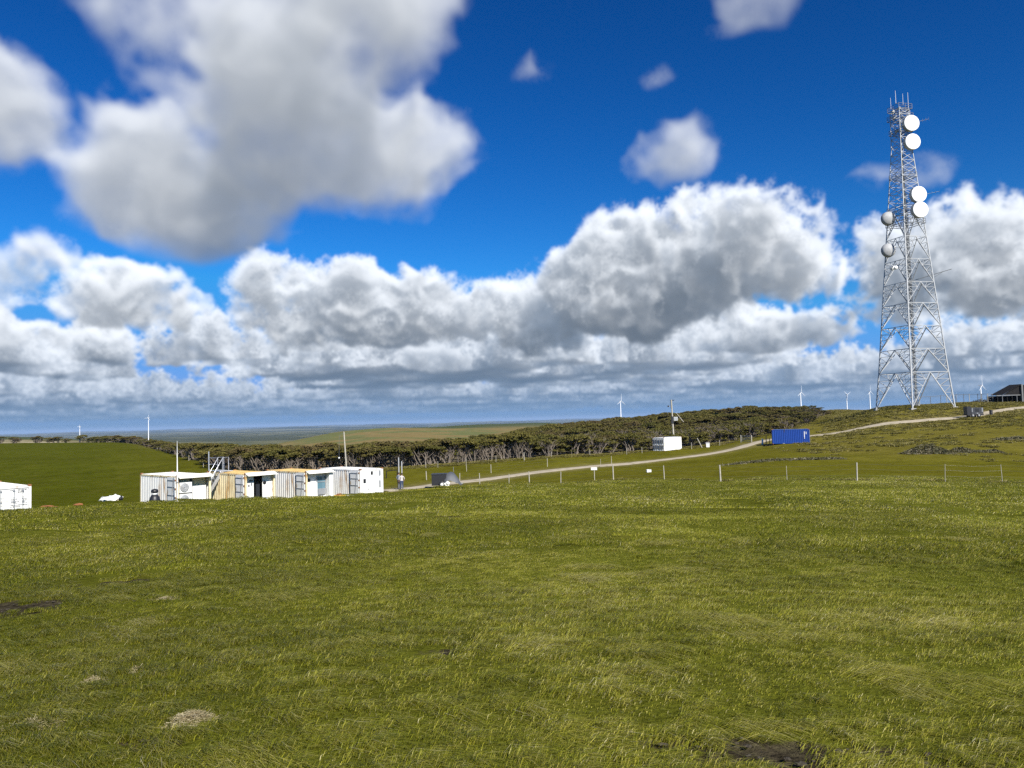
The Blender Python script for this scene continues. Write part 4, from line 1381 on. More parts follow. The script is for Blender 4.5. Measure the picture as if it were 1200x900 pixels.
def small_hut():
    p = on(828, 149)
    t = thing('meter_box', 'small white metal cabinet at the foot of the trees', 'cabinet', p, R(-6)); t.scale = (.72, .72, .72)
    MB().box((0, 0, .5), (.85, .7, 1.0)).build('cabinet_body', M_WHITE2, t)
    MB().add([(-.5, -.45, 1.0), (.5, -.45, 1.0), (.5, .45, 1.12), (-.5, .45, 1.12), (-.5, -.45, 1.06), (.5, -.45, 1.06), (.5, .45, 1.18), (-.5, .45, 1.18)], [(3, 2, 1, 0), (4, 5, 6, 7), (0, 1, 5, 4), (1, 2, 6, 5), (2, 3, 7, 6), (3, 0, 4, 7)]).build('lid', M_WHITE2, t)
small_hut()
def farm_gate():
    a, b = at(867, 150), at(879.5, 147.5)
    t = thing('farm_gate', 'pale timber farm gate standing open beside the gravel track', 'gate', a)
    d = b - a; d.z = 0
    for f in (0, 1):
        MB().tube([d * f + Vector((0, 0, -.3)), d * f + Vector((0, 0, 1.45))], .085, 8).build('gate_post', M_POSTW, t)
    for z in (.28, .55, .82, 1.1, 1.34):
        MB().bar(d * .06 + Vector((0, 0, z)), d * .94 + Vector((0, 0, z)), .05, .10).build('rail', M_POSTW, t)
    MB().bar(d * .08 + Vector((0, -.03, .28)), d * .92 + Vector((0, -.03, 1.3)), .05, .09).build('diagonal_brace', M_POSTW, t)
farm_gate()
for i, (px, Y, h, l) in enumerate(((892, 138, 1.05, 'white short post beyond the end of the blue container'), (896.5, 139, 1.5, 'dark strainer post, the taller of two near the blue container'), (900.5, 137, 1.1, 'thin dark picket nearest the blue container'))):
    p = at(px, Y)
    o = MB().tube([(0, 0, -.2), (.02, 0, h)], (.16, .085, .06)[i], 8).build('marker_post', (M_WHITE2, M_WOODD, M_WOODD)[i], None, p)
    tag(o, l, 'post')
def pallet():
    p = on(898.5, 133.5)
    t = thing('pallet', 'low dark pallet on the grass at the end of the blue container', 'pallet', p, R(5))
    for k in range(5): MB().box((0, -.44 + .22 * k, .16), (1.5, .14, .03)).build('slat', M_WOODD, t)
    for x in (-.65, 0, .65): MB().box((x, 0, .07), (.10, 1.05, .14)).build('bearer', M_WOODD, t)
pallet()

# ------------------------------------------------------------------ plant trailer on the track and the timber shelter
M_TARPD = mat('charcoal_paint', (.03, .033, .04), .5, var=.1)
M_PANEL = mat('pale_grey_panel', (.20, .21, .22), .5)
def generator():
    p = on(1140.5, 148)
    t = thing('generator_trailer', 'dark generator trailer with pale grey side panels parked on the track', 'trailer', p, R(-4))
    MB().box((0, 0, .55), (3.0, 1.5, .28)).build('chassis', M_DARK, t)
    MB().box((-1.14, 0, 1.42), (.72, 1.42, 1.46)).build('cab_end', M_DARK, t)
    MB().box((.38, 0, 1.32), (2.2, 1.34, 1.22)).build('canopy', M_TARPD, t)
    for x, w, z, h in ((-.56, .18, 1.45, .8), (1.30, .26, 1.45, .8), (.38, .30, .82, .2)):
        MB().box((x, -.69, z), (w, .03, h)).build('pale_panel', M_PANEL, t)
    v = MB()
    for k in range(6): v.box((.35, -.69, 1.15 + k * .11), (.8, .03, .045))
    v.build_each('louvre', M_DARK, t)
    MB().tube([(.32, 0, 1.9), (.32, 0, 2.25), (.42, 0, 2.35)], .05, 8).build('exhaust', M_DARK, t)
    for x in (-.55, .55):
        for s in (-1, 1):
            w = MB().lathe([(.0, -.1), (.30, -.1), (.36, -.06), (.36, .06), (.30, .1), (0, .1)], Matrix.Translation((x, s * .82, .36)) @ Matrix.Rotation(math.pi / 2, 4, 'X'), 20).build('wheel', M_DARK, t)
            MB().lathe([(.0, -.11), (.17, -.11), (.17, .11), (0, .11)], Matrix.Translation((x, s * .82, .36)) @ Matrix.Rotation(math.pi / 2, 4, 'X'), 16).build('rim', M_GREY, w)
    MB().bar((-1.5, 0, .5), (-2.2, 0, .42), .10).build('drawbar', M_DARK, t)
generator()
def drum():
    p = on(1161, 151)
    t = thing('oil_drum', 'small dark drum on the verge beyond the generator trailer', 'drum', p)
    MB().lathe([(0, 0), (.29, 0), (.30, .03), (.29, .05), (.29, .29), (.305, .31), (.29, .33), (.29, .60), (.305, .62), (.29, .64), (.29, .88), (.30, .90), (.27, .90), (.27, .87), (0, .87)], None, 22).build('barrel', M_DARK, t)
    MB().lathe([(0, .87), (.04, .87), (.04, .90), (0, .90)], Matrix.Translation((.15, 0, 0)), 10).build('bung', M_GREY, t)
drum()
def shelter():
    Y = 182
    a = at(1169, Y); b = at(1214, Y)
    g = a.z - .1
    W_ = b.x - a.x
    t = thing('timber_shelter', 'dark timber shelter with a steep lean-to roof on the ridge', 'shelter', (a.x, a.y, g))
    k = Y / FOC
    H1 = (469 - 460.5) * k; H2 = (469 - 448) * k; xr = (1197 - 1169) * k
    wl = MB()
    wl.box((W_ / 2, 3.9, H1 / 2), (W_, .15, H1)); wl.box((xr + .9, 2, H2 / 2), (1.6, 4, H2 - .1))
    wl.build('wall', M_WOODD, t)
    for x in np.arange(.1, xr, 1.15):
        MB().tube([(x, 0, -.2), (x, 0, H1)], .09, 8).build('post', M_GALVD if int(x / 1.15) % 3 == 1 else M_WOODD, t)
    MB().box((xr / 2, 0, H1 + .08), (xr + .4, .2, .2)).build('verandah_beam', M_GALVD, t)
    r = MB()
    x0 = 1.15
    r.add([(x0, -.3, H1 + .2), (xr + .1, -.3, H2), (xr + .1, 4.2, H2), (x0, 4.2, H1 + .2), (x0, -.3, H1 + .32), (xr + .1, -.3, H2 + .12), (xr + .1, 4.2, H2 + .12), (x0, 4.2, H1 + .32)], [(3, 2, 1, 0), (4, 5, 6, 7), (0, 1, 5, 4), (1, 2, 6, 5), (2, 3, 7, 6), (3, 0, 4, 7)])
    r.build('roof', M_WOODD, t)
    gb = MB(); gb.add([(x0 + .4, .1, H1 + .2), (xr, .1, H1 + .2), (xr, .1, H2 - .12)], [(0, 1, 2)])
    gb.add([(x0 + .4, .2, H1 + .2), (xr, .2, H1 + .2), (xr, .2, H2 - .12)], [(2, 1, 0)])
    gb.build('gable', M_WOODD, t)
    MB().box((xr + .18, -.2, H2 / 2), (.35, .4, H2 + .1)).build('corner_pillar', M_GALVD, t)
shelter()
def compound_fence():
    pts = [(1078, 186), (1091, 187), (1103, 188), (1110, 188), (1121, 187), (1130, 186), (1136.5, 186), (1146.5, 185), (1151, 184), (1158, 183), (1164, 183)]
    p0 = at(*pts[0])
    t = thing('compound_fence', 'tall pipe and mesh fence behind the lattice tower', 'fence', p0)
    H = 2.15
    tops = []
    for i, (px, Y) in enumerate(pts):
        q = at(px, Y) - p0
        MB().tube([q + Vector((0, 0, -.2)), q + Vector((0, 0, H))], .065 if i % 4 else .085, 8).build('post', M_GALVD if i % 3 else M_POSTW, t)
        tops.append(q + Vector((0, 0, H - .08)))
    MB().tube(tops, .05, 6).build('top_rail', M_GALVD, t)
    w = MB()
    for f in (.15, .4, .65, .85):
        w.tube([q - Vector((0, 0, (H - .1) * f)) for q in tops], .008, 4, caps=False)
    w.build('mesh_wire', M_WIRE, t)
compound_fence()

# ------------------------------------------------------------------ wind turbines
def turbine(px, hub_py, Y, blade, rot, yaw, label, base_z=None):
    d = ray(px, hub_py)
    x, y, z = d.x / d.y * Y, Y, EYE + d.z / d.y * Y
    g = ground(x, y)
    t = thing('wind_turbine', label, 'wind turbine', (x, y, g - 1), 0, 'white wind turbines beyond the ridge')
    h = z - g + 1
    s = blade / 24
    MB().tube([(0, 0, 0), (0, 0, h * .5), (0, 0, h - .9 * s)], [2.3 * s, 1.85 * s, 1.2 * s], 16).build('tower', M_TURB, t)
    Y_ = Matrix.Translation((0, 0, h)) @ Matrix.Rotation(yaw, 4, 'Z')
    n = MB().box((0, 1.2 * s, .2 * s), (2.5 * s, 8.0 * s, 2.6 * s)); n.v = [tuple(Y_ @ Vector(p)) for p in n.v]
    n.build('nacelle', M_TURB, t)
    hb = MB(); hb.lathe([(0, 1.7), (.7, 1.5), (1.25, .6), (1.3, -.6), (0, -.8)], Y_ @ Matrix.Translation((0, -3.6 * s, 0)) @ Matrix.Rotation(math.pi / 2, 4, 'X') @ Matrix.Scale(s, 4), 14)
    hub = hb.build('hub', M_TURB, t)
    for k in range(3):
        B = Y_ @ Matrix.Translation((0, -4.0 * s, 0)) @ Matrix.Rotation(rot + k * 2 * math.pi / 3, 4, 'Y')
        vs, fs = [], []
        for i, (f, c, th) in enumerate(((.0, .7, .7), (.08, .8, .6), (.2, 1.75, .42), (.5, 1.15, .26), (.8, .75, .14), (1.0, .18, .05))):
            zz = blade * f
            for (u, v) in ((-.35, 0), (0, .5), (.65, 0), (0, -.5)):
                vs.append(B @ Vector((c * u * s * 1.25, th * v * s * 1.6, zz)))
        for i in range(5):
            for j in range(4):
                a, b = i * 4 + j, i * 4 + (j + 1) % 4
                fs.append((a, b, b + 4, a + 4))
        fs += [(3, 2, 1, 0), (20, 21, 22, 23)]
        MB().add(vs, fs, 0, True).build('blade', M_TURB, t)
turbine(727, 470, 2450, 24, R(2), R(40), 'wind turbine rising over the dark tree belt beside the utility pole')
turbine(938, 460, 2480, 24, R(1), R(35), 'wind turbine above the tree-covered knoll over the blue container')
turbine(992, 462.5, 2650, 21, R(62), R(30), 'wind turbine with no upright blade between the knoll and the lattice tower')
turbine(1019, 459, 2500, 21, R(0), R(35), 'wind turbine standing closest to the lattice tower')
turbine(1149, 451.8, 1950, 26, R(-3), R(38), 'largest wind turbine, behind the compound fence by the shelter')
turbine(1120, 463, 3600, 24, R(50), R(60), 'distant wind turbine seen low behind the compound fence')
def small_turbine(px, base_py, top_py, Y, label, blades=True):
    p = at(px, Y)
    h = EYE - (top_py - horizon(px)) * Y / FOC - p.z
    t = thing('windmill_mast', label, 'mast', p, 0)
    MB().tube([(0, 0, -.3), (0, 0, h * .9)], [.24, .13], 10).build('mast_tube', M_TURB, t)
    MB().box((0, .3, h * .9), (.28, 1.2, .28)).build('head', M_TURB, t)
    for k in range(3):
        a = R(20 + 120 * k)
        MB().bar((0, -.7, h * .9), (math.sin(a) * h * .10, -.7, h * .9 + math.cos(a) * h * .10), .05, .09).build('blade', M_TURB, t)
small_turbine(93.5, 519, 498, 425, 'shorter white mast with a small rotor on the green paddock crest')
small_turbine(174, 515, 486, 376, 'taller white mast with a small rotor beside the end of the far tree belt')
# ------------------------------------------------------------------ lattice tower
def lattice_tower():
    Y = 170.0
    base = at(1072, Y)
    k = Y / FOC
    t = thing('lattice_tower', 'tall galvanised steel lattice tower with white dishes on the ridge', 'tower', base)
    ang = math.atan2(base.x, base.y)
    e1 = Vector((math.cos(ang), -math.sin(ang), 0))       # to the right as seen from the grass
    e2 = Vector((math.sin(ang), math.cos(ang), 0))        # away
    RB, RT, HB, HT = 40 * k, 11.0 * k, 58.0, 66.6
    def rad(h):
        return RB + (RT - RB) * min(h / HB, 1.0) if h < HB else RT * (1 - .06 * (h - HB) / (HT - HB))
    tw = R(3)
    dirs = [(-e1 * math.cos(tw) + e2 * math.sin(tw)), (-e2 * math.cos(tw) - e1 * math.sin(tw)), (e1 * math.cos(tw) - e2 * math.sin(tw)), (e2 * math.cos(tw) + e1 * math.sin(tw))]
    P = lambda i, h: dirs[i % 4] * rad(h) + Vector((0, 0, h))
    for i in range(4):
        hs = [-.9, 8, 20, 33, 45, HB, HT]
        MB().tube([P(i, h) if h > 0 else dirs[i] * (RB + .25) + Vector((0, 0, h)) for h in hs], [.17, .165, .15, .135, .115, .10, .085], 8).build('leg', M_GALV, t)
        q = dirs[i] * (RB + .02)
        g = ground(base.x + q.x, base.y + q.y) - base.z
        MB().box((q.x, q.y, g + .02), (1.1, 1.1, .5)).build('footing', M_CONC, t)
    levels = [0, 7.55, 12.65, 17.7, 22.7, 27.4, 32.5, 37.6, 42.5]
    h = 42.5
    while h < HT - 1.0:
        h += max(1.75, rad(h) * .55)
        levels.append(min(h, HT))
    levels[-1] = HT
    for a, b in zip(levels[:-1], levels[1:]):
        m = MB()
        big = b <= 42.6
        w1, w2, w3 = (.15, .12, .075) if a < 20 else ((.12, .10, .065) if big else (.085, .075, .05))
        for i in range(4):
            A0, B0, A1, B1 = P(i, a), P(i + 1, a), P(i, b), P(i + 1, b)
            mid = (A1 + B1) / 2
            m.bar(A1, B1, w2)
            if big:
                m.bar(A0, mid, w1); m.bar(B0, mid, w1)
                n = 4 if a < 1 else 3
                for (L0, L1) in ((A0, A1), (B0, B1)):
                    prev = None
                    for j in range(1, n + 1):
                        f = j / (n + 1)
                        p = L0.lerp(L1, f); q = L0.lerp(mid, f)
                        m.bar(p, q, w3)
                        p2 = L0.lerp(L1, (j + 1) / (n + 1))
                        m.bar(q, p2, w3)
                # hip bracing under the horizontal
                m.bar(L0.lerp(mid, .72) if False else A0.lerp(mid, .75), A1.lerp(mid, .5), w3); m.bar(B0.lerp(mid, .75), B1.lerp(mid, .5), w3)
            else:
                m.bar(A0, B1, w2); m.bar(B0, A1, w2)
        if big:
            mids = [(P(i, b) + P(i + 1, b)) / 2 for i in range(4)]
            for i in range(4):
                m.bar(mids[i], mids[(i + 1) % 4], w3)
        m.build('bracing', M_GALV if a > 30 else M_GALV, t)
    # cable ladder and feeders up the middle of the shaft
    for s in (-1, 1):
        MB().bar(e1 * (.35 + s * .34) + Vector((0, 0, .3)), e1 * (.25 + s * .30) + Vector((0, 0, HT)), .09, .06).build('ladder_rail', M_GALVD, t)
    m = MB()
    z = .5
    while z < HT:
        m.bar(e1 * .02 + Vector((0, 0, z)), e1 * .66 + Vector((0, 0, z)), .05); z += .55
    m.build('ladder_rung', M_GALVD, t)
    m = MB()
    for j in range(6):
        x = .02 + .11 * j
        m.tube([e1 * x + e2 * .12 + Vector((0, 0, .2)), e1 * x + e2 * .12 + Vector((0, 0, 42)), e1 * x * .8 + e2 * .12 + Vector((0, 0, 64 - j * 4))], .035, 6)
    m.build('feeder_cable', M_DARK, t)
    def zat(py, px=1065):
        return EYE - (py - horizon(px)) * k - base.z
    def xat(px, py):
        # sideways offset from the shaft's axis, allowing for the tilt of the picture
        d = ray(px, py); q = Vector((d.x / d.y * base.y, 0, 0))
        return (q.x - base.x) * math.cos(ang)
    def platform(h, r):
        m = MB()
        c = [d * r + Vector((0, 0, h)) for d in dirs]
        for i in range(4):
            m.bar(c[i], c[(i + 1) % 4], .10); m.bar(c[i] + Vector((0, 0, 1.05)), c[(i + 1) % 4] + Vector((0, 0, 1.05)), .06); m.bar(c[i] + Vector((0, 0, .55)), c[(i + 1) % 4] + Vector((0, 0, .55)), .05)
            m.bar(c[i], c[i] + Vector((0, 0, 1.05)), .06); q = (c[i] + c[(i + 1) % 4]) / 2; m.bar(q, q + Vector((0, 0, 1.05)), .05)
            for f in (.25, .5, .75):
                m.bar(c[i].lerp(c[(i + 1) % 4], f), c[(i + 3) % 4].lerp(c[(i + 2) % 4], f), .05)
        m.build('platform', M_GALVD, t)
    platform(zat(262), rad(zat(262)) + .3); platform(zat(246), rad(zat(246)) + .2); platform(zat(135), RT + .55); platform(zat(124), RT + .4); platform(zat(152), RT + .3); platform(zat(206), rad(zat(206)) + .1)
    def dish(px, py, r, dirv, front=True, deep=1.15):
        x = xat(px, py); z = zat(py, px)
        dv = dirv.normalized()
        c = e1 * x - e2 * (rad(z) * .45) + Vector((0, 0, z))
        M = Matrix.Translation(c) @ dv.to_track_quat('Z', 'Y').to_matrix().to_4x4()
        d = MB().lathe([(0, -.92), (r * .35, -.90), (r * .75, -.66), (r, -.42), (r, deep * .5)], M, 40).build('dish', M_DRUM if front else M_DISHB, t)
        MB().lathe([(r * 1.012, deep * .5 - .10), (r * 1.012, deep * .5), (r * .96, deep * .5 + .03), (0, deep * .5 + .07)], M, 40).build('radome' if front else 'dish_cover', M_RADOME, d)
        b = MB().lathe([(r * 1.02, deep * .5 - .16), (r * 1.035, deep * .5 - .13), (r * 1.02, deep * .5 - .10)], M, 40)
        b.build('rim_band', M_GALVD, d)
        if front:
            e = MB(); q = M @ Vector((0, 0, deep * .5 + .075)); u = Vector((0, 0, 1)) * r * .55
            e.box(q + u, (.13, .05, .20)); e.build('maker_plate', M_GALVD, d)
        a = MB()
        back = M @ Vector((0, 0, -.6))
        leg = min((P(i, z) for i in range(4)), key=lambda p: (p - back).length)
        for dz in (-.8, .8):
            a.tube([M @ Vector((0, 0, -.35)) + Vector((0, 0, dz * .6)), leg + Vector((0, 0, dz))], .06, 6)
        a.tube([leg + Vector((0, 0, -1.3)), leg + Vector((0, 0, 1.3))], .10, 8)
        a.bar(M @ Vector((r * .6, 0, -.35)), leg + Vector((0, 0, .2)), .06)
        a.build('mount', M_GALVD, d)
    face = -e2 * .82 + e1 * .52 - Vector((0, 0, .03))
    r = 9.2 * k
    for px, py in ((1066.6, 143.4), (1068, 165.6), (1075.2, 229.2), (1077, 247.6)):
        dish(px, py, r, face)
    for px, py in ((1040.5, 254), (1040.8, 292)):
        dish(px, py, 8.0 * k, (-e1 * .45 + e2 * .85), False, .5)
    def drum_small(px, py, rr, name, m):
        x = xat(px, py); z = zat(py, px)
        c = e1 * x - e2 * .5 + Vector((0, 0, z))
        M = Matrix.Translation(c) @ (-e2 + e1 * .3).to_track_quat('Z', 'Y').to_matrix().to_4x4()
        o = MB().lathe([(0, -.25), (rr, -.15), (rr, .25), (0, .3)], M, 20).build(name, m, t)
        MB().tube([c, e1 * x * .6 + e2 * .2 + Vector((0, 0, z))], .05, 6).build('mount', M_GALVD, o)
    drum_small(1045.5, 312, .55, 'small_dish', M_RADOME); drum_small(1049.5, 312, .40, 'small_dish', M_RADOME); drum_small(1046.3, 125, .32, 'small_dish', M_RADOME)
    drum_small(1047.5, 133, .36, 'radio_unit', M_DRUM); drum_small(1053.5, 122, .30, 'radio_unit', M_DRUM); drum_small(1050.8, 149, .36, 'radio_unit', M_DRUM); drum_small(1046, 250, .42, 'radio_unit', M_DRUM); drum_small(1047, 288, .42, 'radio_unit', M_DRUM)
    for px, p0, p1, rr in ((1043, 119, 104.5, .045), (1049, 116, 100.5, .055), (1057.5, 119, 106, .045), (1064.3, 134, 102, .06)):
        x = xat(px + .6, p0); y_ = rad(60) * (.4 if px in (1043, 1064.3) else -.5)
        v = MB().tube([e1 * x + e2 * y_ + Vector((0, 0, zat(p0))), e1 * x + e2 * y_ + Vector((0, 0, zat((p0 + p1) / 2))), e1 * x + e2 * y_ + Vector((0, 0, zat(p1)))], [rr, rr * .8, rr * .6], 6).build('whip_antenna', M_WHITE2, t)
        MB().bar(e1 * x + e2 * y_ + Vector((0, 0, zat(p0) + .1)), e1 * x * .4 + e2 * y_ * .4 + Vector((0, 0, zat(p0) + .1)), .07).build('bracket', M_GALVD, v)
    for px0, px1, py in ((1066, 1088, 142), (1076, 1100, 229)):
        a = e1 * (rad(zat(py)) * .6) + Vector((0, 0, zat(py))); b = e1 * xat(px1, py - .5) - e2 * .6 + Vector((0, 0, zat(py) + .2))
        m = MB(); m.tube([a, b], .04, 6)
        for f in (.72, .86, 1.0):
            q = a.lerp(b, f); m.tube([q - e2 * .35 + Vector((0, 0, .25)), q + e2 * .35 - Vector((0, 0, .25))], .022, 5)
        m.build('yagi_antenna', M_GALV, t)
    a = -e1 * .4 * rad(zat(325)) + Vector((0, 0, zat(332))); b = e1 * xat(1114, 317.5) + Vector((0, 0, zat(318, 1113)))
    m = MB(); m.bar(a, b, .12); m.bar(e1 * rad(zat(330)) * .95 + Vector((0, 0, zat(328))), a.lerp(b, .85), .06)
    m.build('boom_arm', M_GALVD, t)
lattice_tower()
# ------------------------------------------------------------------ scattering of one kind of growth as a single object
def hidden_collection(objs, name):
    c = bpy.data.collections.new(name)
    for o in objs:
        c.objects.link(o)
    return c
def scatter(name, kind, pts, rots, scl, idx, meshes, cname):
    objs = []
    for i, me in enumerate(meshes):
        o = bpy.data.objects.new('%s_clump_%02d' % (cname, i), me)
        objs.append(o)
    col = hidden_collection(objs, cname + '_clumps')
    me = bpy.data.meshes.new(name)
    n = len(pts)
    me.vertices.add(n); me.vertices.foreach_set('co', np.asarray(pts, np.float32).ravel())
    for nm, ty, v in (('rot', 'FLOAT_VECTOR', rots), ('scl', 'FLOAT_VECTOR', scl)):
        a = me.attributes.new(nm, ty, 'POINT'); a.data.foreach_set('vector', np.asarray(v, np.float32).ravel())
    a = me.attributes.new('pick', 'INT', 'POINT'); a.data.foreach_set('value', np.asarray(idx, np.int32))
    o = bpy.data.objects.new(name, me)
    C.objects.link(o)
    g = bpy.data.node_groups.new(name + '_scatter', 'GeometryNodeTree')
    g.interface.new_socket('Geometry', in_out='INPUT', socket_type='NodeSocketGeometry')
    g.interface.new_socket('Geometry', in_out='OUTPUT', socket_type='NodeSocketGeometry')
    N = g.nodes; L = g.links
    gi, go = N.new('NodeGroupInput'), N.new('NodeGroupOutput')
    ci = N.new('GeometryNodeCollectionInfo'); ci.inputs['Collection'].default_value = col
    ci.inputs['Separate Children'].default_value = True; ci.inputs['Reset Children'].default_value = True
    ip = N.new('GeometryNodeInstanceOnPoints'); ip.inputs['Pick Instance'].default_value = True
    def attr(nm, ty):
        a = N.new('GeometryNodeInputNamedAttribute'); a.data_type = ty; a.inputs['Name'].default_value = nm
        return a.outputs[0]
    L.new(gi.outputs[0], ip.inputs['Points']); L.new(ci.outputs[0], ip.inputs['Instance'])
    L.new(attr('pick', 'INT'), ip.inputs['Instance Index'])
    e2r = N.new('FunctionNodeEulerToRotation'); L.new(attr('rot', 'FLOAT_VECTOR'), e2r.inputs[0]); L.new(e2r.outputs[0], ip.inputs['Rotation'])
    L.new(attr('scl', 'FLOAT_VECTOR'), ip.inputs['Scale'])
    L.new(ip.outputs[0], go.inputs[0])
    md = o.modifiers.new('scatter', 'NODES'); md.node_group = g
    tag(o, kind=kind)
    return o

def quads_mesh(name, co, faces, mats, attrs=None, mi=None):
    me = bpy.data.meshes.new(name)
    co = np.asarray(co, np.float32); faces = np.asarray(faces, np.int32)
    k = faces.shape[1]
    me.vertices.add(len(co)); me.vertices.foreach_set('co', co.ravel())
    me.loops.add(faces.size); me.loops.foreach_set('vertex_index', faces.ravel())
    me.polygons.add(len(faces)); me.polygons.foreach_set('loop_start', np.arange(0, faces.size, k, dtype=np.int32)); me.polygons.foreach_set('loop_total', np.full(len(faces), k, np.int32))
    for m in mats:
        me.materials.append(m)
    if mi is not None:
        me.polygons.foreach_set('material_index', np.asarray(mi, np.int32))
    me.update(calc_edges=True)
    for nm, v in (attrs or {}).items():
        a = me.attributes.new(nm, 'FLOAT', 'POINT'); a.data.foreach_set('value', np.asarray(v, np.float32))
    return me

# ------------------------------------------------------------------ wind-clipped coastal trees
def leaf_material():
    m = bpy.data.materials.new('coastal_foliage'); m.use_nodes = True
    T = NT(m.node_tree); b = m.node_tree.nodes['Principled BSDF']
    oi = T.n('ShaderNodeObjectInfo')
    P = T.n('ShaderNodeNewGeometry').outputs['Position']
    f = T.m('ADD', T.m('MULTIPLY', oi.outputs['Random'], .50), T.m('MULTIPLY', T.m('SUBTRACT', T.noise(P, .045, 3, .5), .25), .75))
    a = T.n('ShaderNodeAttribute', attribute_name='tone').outputs['Fac']
    f = T.m('ADD', f, T.m('MULTIPLY', T.m('SUBTRACT', a, .5), .30))
    c = T.ramp(f, [(0.12, (.070, .068, .013)), (0.40, (.112, .097, .020)), (0.60, (.082, .067, .020)), (0.80, (.105, .074, .030)), (1.0, (.140, .098, .052))])
    T.put(b.inputs['Base Color'], c)
    b.inputs['Roughness'].default_value = .75; b.inputs['Specular IOR Level'].default_value = .2
    return m
M_LEAF = leaf_material()
def tree_meshes(seed):
    rs = np.random.RandomState(100 + seed)
    bushy = seed >= 4                 # the outer ones carry leaves nearly to the ground
    H = (2.9 if bushy else 3.5) + rs.rand() * .75; RX = 1.6 + rs.rand() * .5
    lean = np.array([-.35 + rs.rand() * .4, rs.randn() * .2])
    mb = MB()
    ends = []
    for s in range(rs.randint(5, 9) if seed < 6 else 16):
        a = rs.rand() * 6.28; rr = .10 + .22 * rs.rand()
        b0 = Vector((math.cos(a) * rr, math.sin(a) * rr, -.35))
        e = Vector((math.cos(a) * RX * (.25 + .6 * rs.rand()) + lean[0], math.sin(a) * RX * (.25 + .6 * rs.rand()) + lean[1], H * (.60 + (.14 if seed < 6 else .40) * rs.rand())))
        mids = [b0.lerp(e, f) + Vector((rs.randn() * .13, rs.randn() * .13, .12 * math.sin(f * 3.1))) for f in (.25, .5, .75)]
        r0 = .055 + .05 * rs.rand()
        mb.tube([b0] + mids + [e], [r0 * 1.3, r0, r0 * .82, r0 * .62, r0 * .4], 6)
        for q in range(3):
            f0 = mids[rs.randint(1, 3)]
            e2 = e + Vector((rs.randn() * .6, rs.randn() * .6, .1 + rs.rand() * .5))
            mb.tube([f0, f0.lerp(e2, .5) + Vector((rs.randn() * .1, rs.randn() * .1, 0)), e2], [r0 * .55, r0 * .4, r0 * .18], 5)
    trunk = mb.mesh('trunk', M_BARK)
    co, fa, tone = [], [], []
    nc = rs.randint(16, 21) + (7 if bushy else 0)
    for c in range(nc):
        a = rs.rand() * 6.28; q = math.sqrt(rs.rand())
        cx, cy = math.cos(a) * q * RX + lean[0], math.sin(a) * q * RX + lean[1]
        cz = H * (.70 if bushy else .77) + (H * (.24 if bushy else .19)) * (1 - q * q) + rs.randn() * .14
        if bushy and c % 2:
            cz = H * (.22 + .5 * rs.rand()); cx *= 1.05; cy *= 1.05
        elif c % 6 == 5:
            cz = H * (.55 + .15 * rs.rand())
        sr = .42 + .28 * rs.rand(); n = 125 if seed < 6 else 52
        ct = rs.rand()
        d = rs.randn(n, 3); d /= np.linalg.norm(d, axis=1)[:, None]
        d[:, 2] = np.abs(d[:, 2]) * 1.0 - .25 * rs.rand(n)
        rad = rs.rand(n) ** .45
        p = np.array([cx, cy, cz]) + d * rad[:, None] * np.array([sr * 1.15, sr * 1.15, sr * .62])
        for k in range(n):
            u = rs.randn(3); u /= np.linalg.norm(u)
            nrm = d[k] * .6 + rs.randn(3) * .6; v = np.cross(nrm, u); v /= np.linalg.norm(v) + 1e-6
            s = .055 + .075 * rs.rand(); l = s * (1.2 + rs.rand())
            i = len(co)
            co += [p[k] - u * l - v * s * .5, p[k] + v * s * .15 - u * l * .1 - v * s, p[k] + u * l + v * s * .3, p[k] + v * s]
            fa.append((i, i + 1, i + 2, i + 3)); t_ = .55 * ct + .45 * rs.rand(); tone += [t_] * 4
    crown = quads_mesh('crown', co, fa, [M_LEAF], {'tone': tone})
    return trunk, crown
TREES = [tree_meshes(i) for i in range(8)]
def join_meshes(name, a, b):
    va = np.empty(len(a.vertices) * 3, np.float32); a.vertices.foreach_get('co', va)
    bm = bmesh.new(); bm.from_mesh(a)
    for f in bm.faces: f.material_index = 0
    k = len(bm.faces)
    bm.from_mesh(b)
    bm.faces.ensure_lookup_table()
    for f in bm.faces[k:]: f.material_index = 1
    me = bpy.data.meshes.new(name)
    me.materials.append(a.materials[0]); me.materials.append(b.materials[0])
    bm.to_mesh(me); bm.free()
    return me
